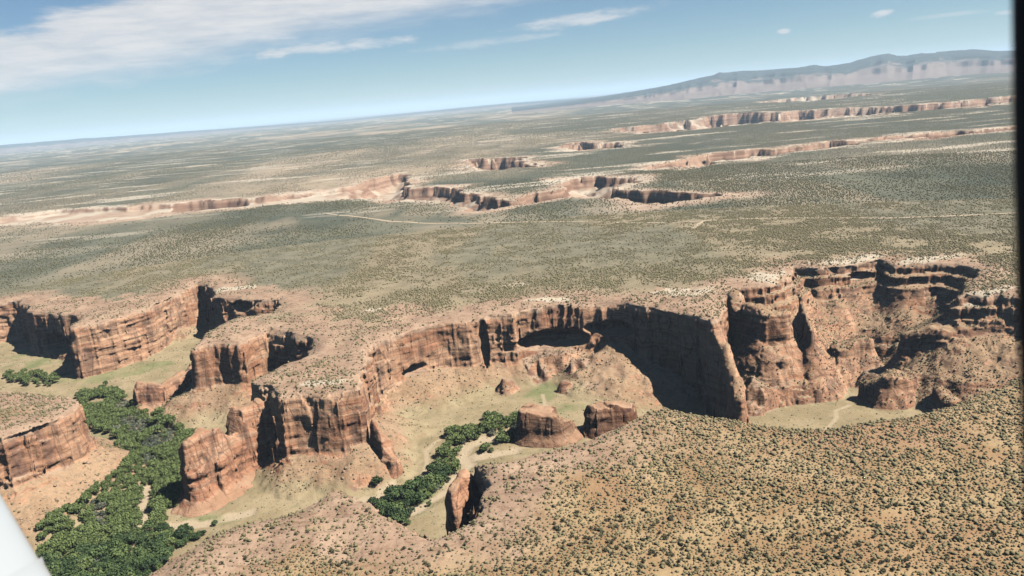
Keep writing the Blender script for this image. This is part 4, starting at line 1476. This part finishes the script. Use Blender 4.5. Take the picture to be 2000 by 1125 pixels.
LONE = [(737, 950, 1.0, 'cotton', 'lone cottonwood on the meadow left of the sandy wash, below the pinnacle'),
        (801, 950, 0.9, 'cotton', 'round cottonwood at the track end, left edge of the river tree band'),
        (952, 818, 1.15, 'cotton', 'broad dark cottonwood standing alone on the meadow above the river tree band'),
        (966, 815, 0.95, 'cotton', 'smaller cottonwood touching the broad dark one above the river tree band'),
        (420, 1024, 0.6, 'cotton', 'small dark tree at the foot of the tall notched fin'),
        (208, 757, 0.8, 'cotton', 'single round tree at the top end of the lower left grove'),
        (1508, 808, 0.8, 'cotton', 'dark tree at the base of the pale slickrock slab by the right meadow'),
        (1494, 812, 0.75, 'cotton', 'dark bushy tree nearest the nose of the shaded wall by the right meadow')]
for (a, b_, s, kind, lb) in LONE:
    p = at(a, b_, FLOOR_Z)
    plant(kind, int(rng.integers(0, 7)), (p[0], p[1], float(col_sample(HTOP, p[:1], p[1:])[0]) - 0.2), s, rng.random() * 6.28, 'cottonwood_tree', lb, 'tree')

# the nearest junipers, each its own bush
JP = []
for k in range(6):
    r_ = random.Random(700 + k)
    lobes = [(0, 0, 0.75, 0.8)] + [(r_.uniform(-0.6, 0.6), r_.uniform(-0.6, 0.6), r_.uniform(0.3, 0.8), r_.uniform(0.35, 0.55)) for _ in range(4)]
    v_, f_ = leaf_cloud(lobes, 210, 0.17, 700 + k)
    v2, f2 = tube([(0, 0, -0.2), (0.05, 0.05, 0.4), (0, 0.1, 0.8)], [0.12, 0.09, 0.04], 5)
    v_, f_ = join([(v_, f_), (v2, f2)])
    JP.append((v_, f_))
first = {}
for i in top300:
    k = int(rng.integers(0, 6))
    if k not in first:
        o = first[k] = mesh_obj('juniper_bush', JP[k][0], JP[k][1], M_JUNIPER, smooth=False)
    else:
        o = first[k].copy()
        C.objects.link(o)
    o.location = P3[i]
    o.rotation_euler = (0, 0, rng.random() * 6.28)
    s = float(size[i])
    o.scale = (s * 1.05, s * 1.05, s * (0.9 + 0.3 * rng.random()))
    tag(o, 'dark green juniper bush near the bottom edge of the foreground plateau', 'bush', 'nearest junipers of the foreground plateau')

# bushes of the plain beyond
for (y0, y1, cell, smin, smax, pr, pm) in ((R1 - 15, 2600, 4.2, 0.9, 1.9, PM[:3], 0.62), (2600, 5200, 7.5, 1.5, 2.8, [OCT], 0.72), (5200, 10000, 15, 2.6, 5.0, [OCT], 0.72)):
    x, y = grid_pts(y0, y1, cell)
    z = ground_z(x, y)
    ok, px, py = in_view(x, y, z, 330, 130)
    fdv, fb, fs_, fp = far_sample(FD, x, y), far_sample(fbare, x, y), far_sample(fsage, x, y), far_sample(fpale, x, y)
    cl_ = fbm2(x, y * 0.5, 130, 4, 421) + 0.6 * fbm2(x, y * 0.4, 600, 3, 423)
    right = sstep(x / y, -0.35, 0.45)
    de = np.clip((pm * (0.55 + 0.6 * right) + 0.55 * cl_), 0.02, 0.97) * (1 - 0.75 * fb) * (1 - 0.6 * fp)
    de = de * (1 - 0.30 * fs_ * (1 - sstep(y, 2000, 3200)))
    kp = ok & (rng.random(len(x)) < de) & (fdv < 0)
    x, y, z = x[kp], y[kp], z[kp]
    print('far bushes', len(x))
    sz_ = smin + (smax - smin) * rng.random(len(x)) ** 1.6
    tag(scatter_mesh('juniper_scrub', np.stack([x, y, z - 0.1], 1), sz_, pr, M_JUNIPER), 'dark juniper scrub dotting the distant plain', 'scrub', kind='stuff')

# fallen blocks on the talus
x, y = grid_pts(560, 1250, 3.4)
d = canyon_d(x.astype(np.float32), y.astype(np.float32))
z = col_sample(HTOP, x, y)
ab = z - col_sample(ZF, x, y)
gs = np.abs(col_sample(HTOP, x, y + 2.5) - z)
pr_ = np.where((d > 8) & (ab > 2) & (ab < 45) & (gs < 3), np.clip(0.12 + 0.35 * fbm2(x, y, 40, 3, 431), 0, 0.45), 0)
kp = (rng.random(len(x)) < pr_) & in_view(x, y, z)[0]
x, y, z = x[kp], y[kp], z[kp]
BP = []
for k in range(5):
    r_ = np.random.default_rng(800 + k)
    V_ = I1[0] * (0.75 + 0.5 * r_.random(len(I1[0])))[:, None] * np.array([1, 0.8, 0.65])
    BP.append((V_.astype(np.float32), I1[1]))
tag(scatter_mesh('rubble', np.stack([x, y, z + 0.1], 1), 0.40 + 1.7 * rng.random(len(x)) ** 3, BP, M_BOULDER), 'pale fallen sandstone blocks strewn over the talus slopes', 'rubble', kind='stuff')

# ------------------------------------------------------------------ the aircraft: wing strut and window post
def cam_pt(px, py, dist):
    return EYE + ray(px, py) * dist


def mat_paint():
    m, t, b = new_mat('white_gloss_paint')
    geo = NT(t, 'ShaderNodeNewGeometry')
    n = noise_tex(t, geo.outputs['Position'], 9.0, 4, 0.6)
    t.links.new(mix(t, n, (0.285, 0.30, 0.306), (0.30, 0.315, 0.322)), b.inputs['Base Color'])
    b.inputs['Roughness'].default_value = 0.28
    b.inputs['Specular IOR Level'].default_value = 0.5
    b.inputs['Coat Weight'].default_value = 0.3
    return m


M_PAINT = mat_paint()


def fairing(a, b, w, h, n=48, segs=40, bulge=None):
    """streamlined strut section from a to b, w across, h deep"""
    ax = (b - a) / np.linalg.norm(b - a)
    view = (a + b) / 2 - EYE
    view /= np.linalg.norm(view)
    e1 = np.cross(ax, view)
    e1 /= np.linalg.norm(e1)
    e2 = np.cross(ax, e1)
    V_, F_ = [], []
    L = np.linalg.norm(b - a)
    for s in range(segs + 1):
        u = s / segs
        k = 1.0 if bulge is None else bulge(u * L)
        for q in range(n):
            th = 2 * math.pi * q / n
            c, sn = math.cos(th), math.sin(th)
            V_.append(a + ax * (u * L) + e1 * (w * k * c) + e2 * (h * k * sn * (1.0 - 0.25 * c)))
    for s in range(segs):
        for q in range(n):
            q2 = (q + 1) % n
            F_.append([s * n + q, s * n + q2, (s + 1) * n + q2, (s + 1) * n + q])
    caps = [list(range(n))[::-1], [segs * n + q for q in range(n)]]
    V_ = np.array(V_)
    for base in (0, segs * n):
        cidx = len(V_)
        V_ = np.vstack([V_, V_[base:base + n].mean(0)])
        for q in range(n):
            q2 = (q + 1) % n
            F_.append([base + q, base + q2, cidx, cidx] if False else [base + q, base + q2, cidx, base + q])
    return V_, np.array([f for f in F_ if len(set(f)) == 4])


DS = 1.3
PXM = DS / FPX
ed = np.array([0.507, 0.862])
nn_ = np.array([-0.862, 0.507])
RADPX = 118.0


def strut_px(s):
    """pixel of the strut axis, s pixels along from the point beside the frame's left edge"""
    q = np.array([-22.0, 974.0]) + ed * s + nn_ * RADPX
    return q


pa, pb = strut_px(-1500), strut_px(1300)
# depth along the view axis kept equal so that the strut runs square to the line of sight
def plane_pt(q, dist):
    d_ = _f0 * FPX + CR * (q[0] - 1000.0) + CU * (562.5 - q[1])
    return EYE + d_ / FPX * dist


A_, B_ = plane_pt(pa, DS), plane_pt(pb, DS)
strut = empty('wing_strut', tuple((A_ + B_) / 2))
tag(strut, 'white painted aircraft wing strut crossing the bottom left corner', 'wing strut')
o0 = np.array(strut.location)
v_, f_ = fairing(A_ - o0, B_ - o0, RADPX * PXM, RADPX * PXM * 0.8) if False else fairing(A_, B_, RADPX * PXM, RADPX * PXM * 0.8)
mesh_obj('strut_tube', v_ - o0, f_, M_PAINT, strut)
c0, c1 = plane_pt(strut_px(150), DS), plane_pt(strut_px(800), DS)
v_, f_ = fairing(c0, c1, RADPX * PXM * 1.035, RADPX * PXM * 0.8 * 1.035, bulge=lambda s: 1.0 + 0.03 * math.exp(-s / 0.005))
mesh_obj('strut_cuff', v_ - o0, f_, M_PAINT, strut)

M_TRIM = mat_plain_colour('black_trim', (0.012, 0.013, 0.017), 0.7, 0.2, 0.2, 30)
DP = 0.36
ctl = [(2058, -1500), (2045, -700), (2040, -150), (2044, 300), (2056, 700), (2072, 1150), (2100, 1700), (2140, 2400)]
path = np.array([plane_pt(np.array(p, float), DP) for p in ctl])
tt = np.linspace(0, len(ctl) - 1, 60)
path = np.stack([np.interp(tt, np.arange(len(ctl)), path[:, k]) for k in range(3)], 1)
v_, f_ = tube(path, [56 * DP / FPX] * len(path), 24)
vc = v_.mean(0)
o = mesh_obj('window_post', v_ - vc, f_, M_TRIM)
o.location = vc
tag(o, 'black cabin window post filling the right edge of the view', 'window post')

# ------------------------------------------------------------------ the air
def make_haze():
    m = bpy.data.materials.new('dusty_air')
    m.use_nodes = True
    t = m.node_tree
    t.nodes.clear()
    v = NT(t, 'ShaderNodeVolumePrincipled', {'Color': (0.62, 0.81, 1.0, 1), 'Density': HAZE, 'Anisotropy': 0.0})
    out = NT(t, 'ShaderNodeOutputMaterial')
    t.links.new(v.outputs[0], out.inputs['Volume'])
    x0, x1, y0, y1, z0, z1 = -170000, 170000, -3000, 170000, -300, 900
    V_ = np.array([[a, b, c] for a in (x0, x1) for b in (y0, y1) for c in (z0, z1)], np.float32)
    F_ = np.array([[0, 1, 3, 2], [4, 6, 7, 5], [0, 4, 5, 1], [2, 3, 7, 6], [0, 2, 6, 4], [1, 5, 7, 3]])
    o = mesh_obj('haze', V_, F_, m, smooth=False)
    tag(o, 'pale blue haze thickening over the distant plain', 'haze', kind='stuff')


HAZE = 2.3e-5
make_haze()
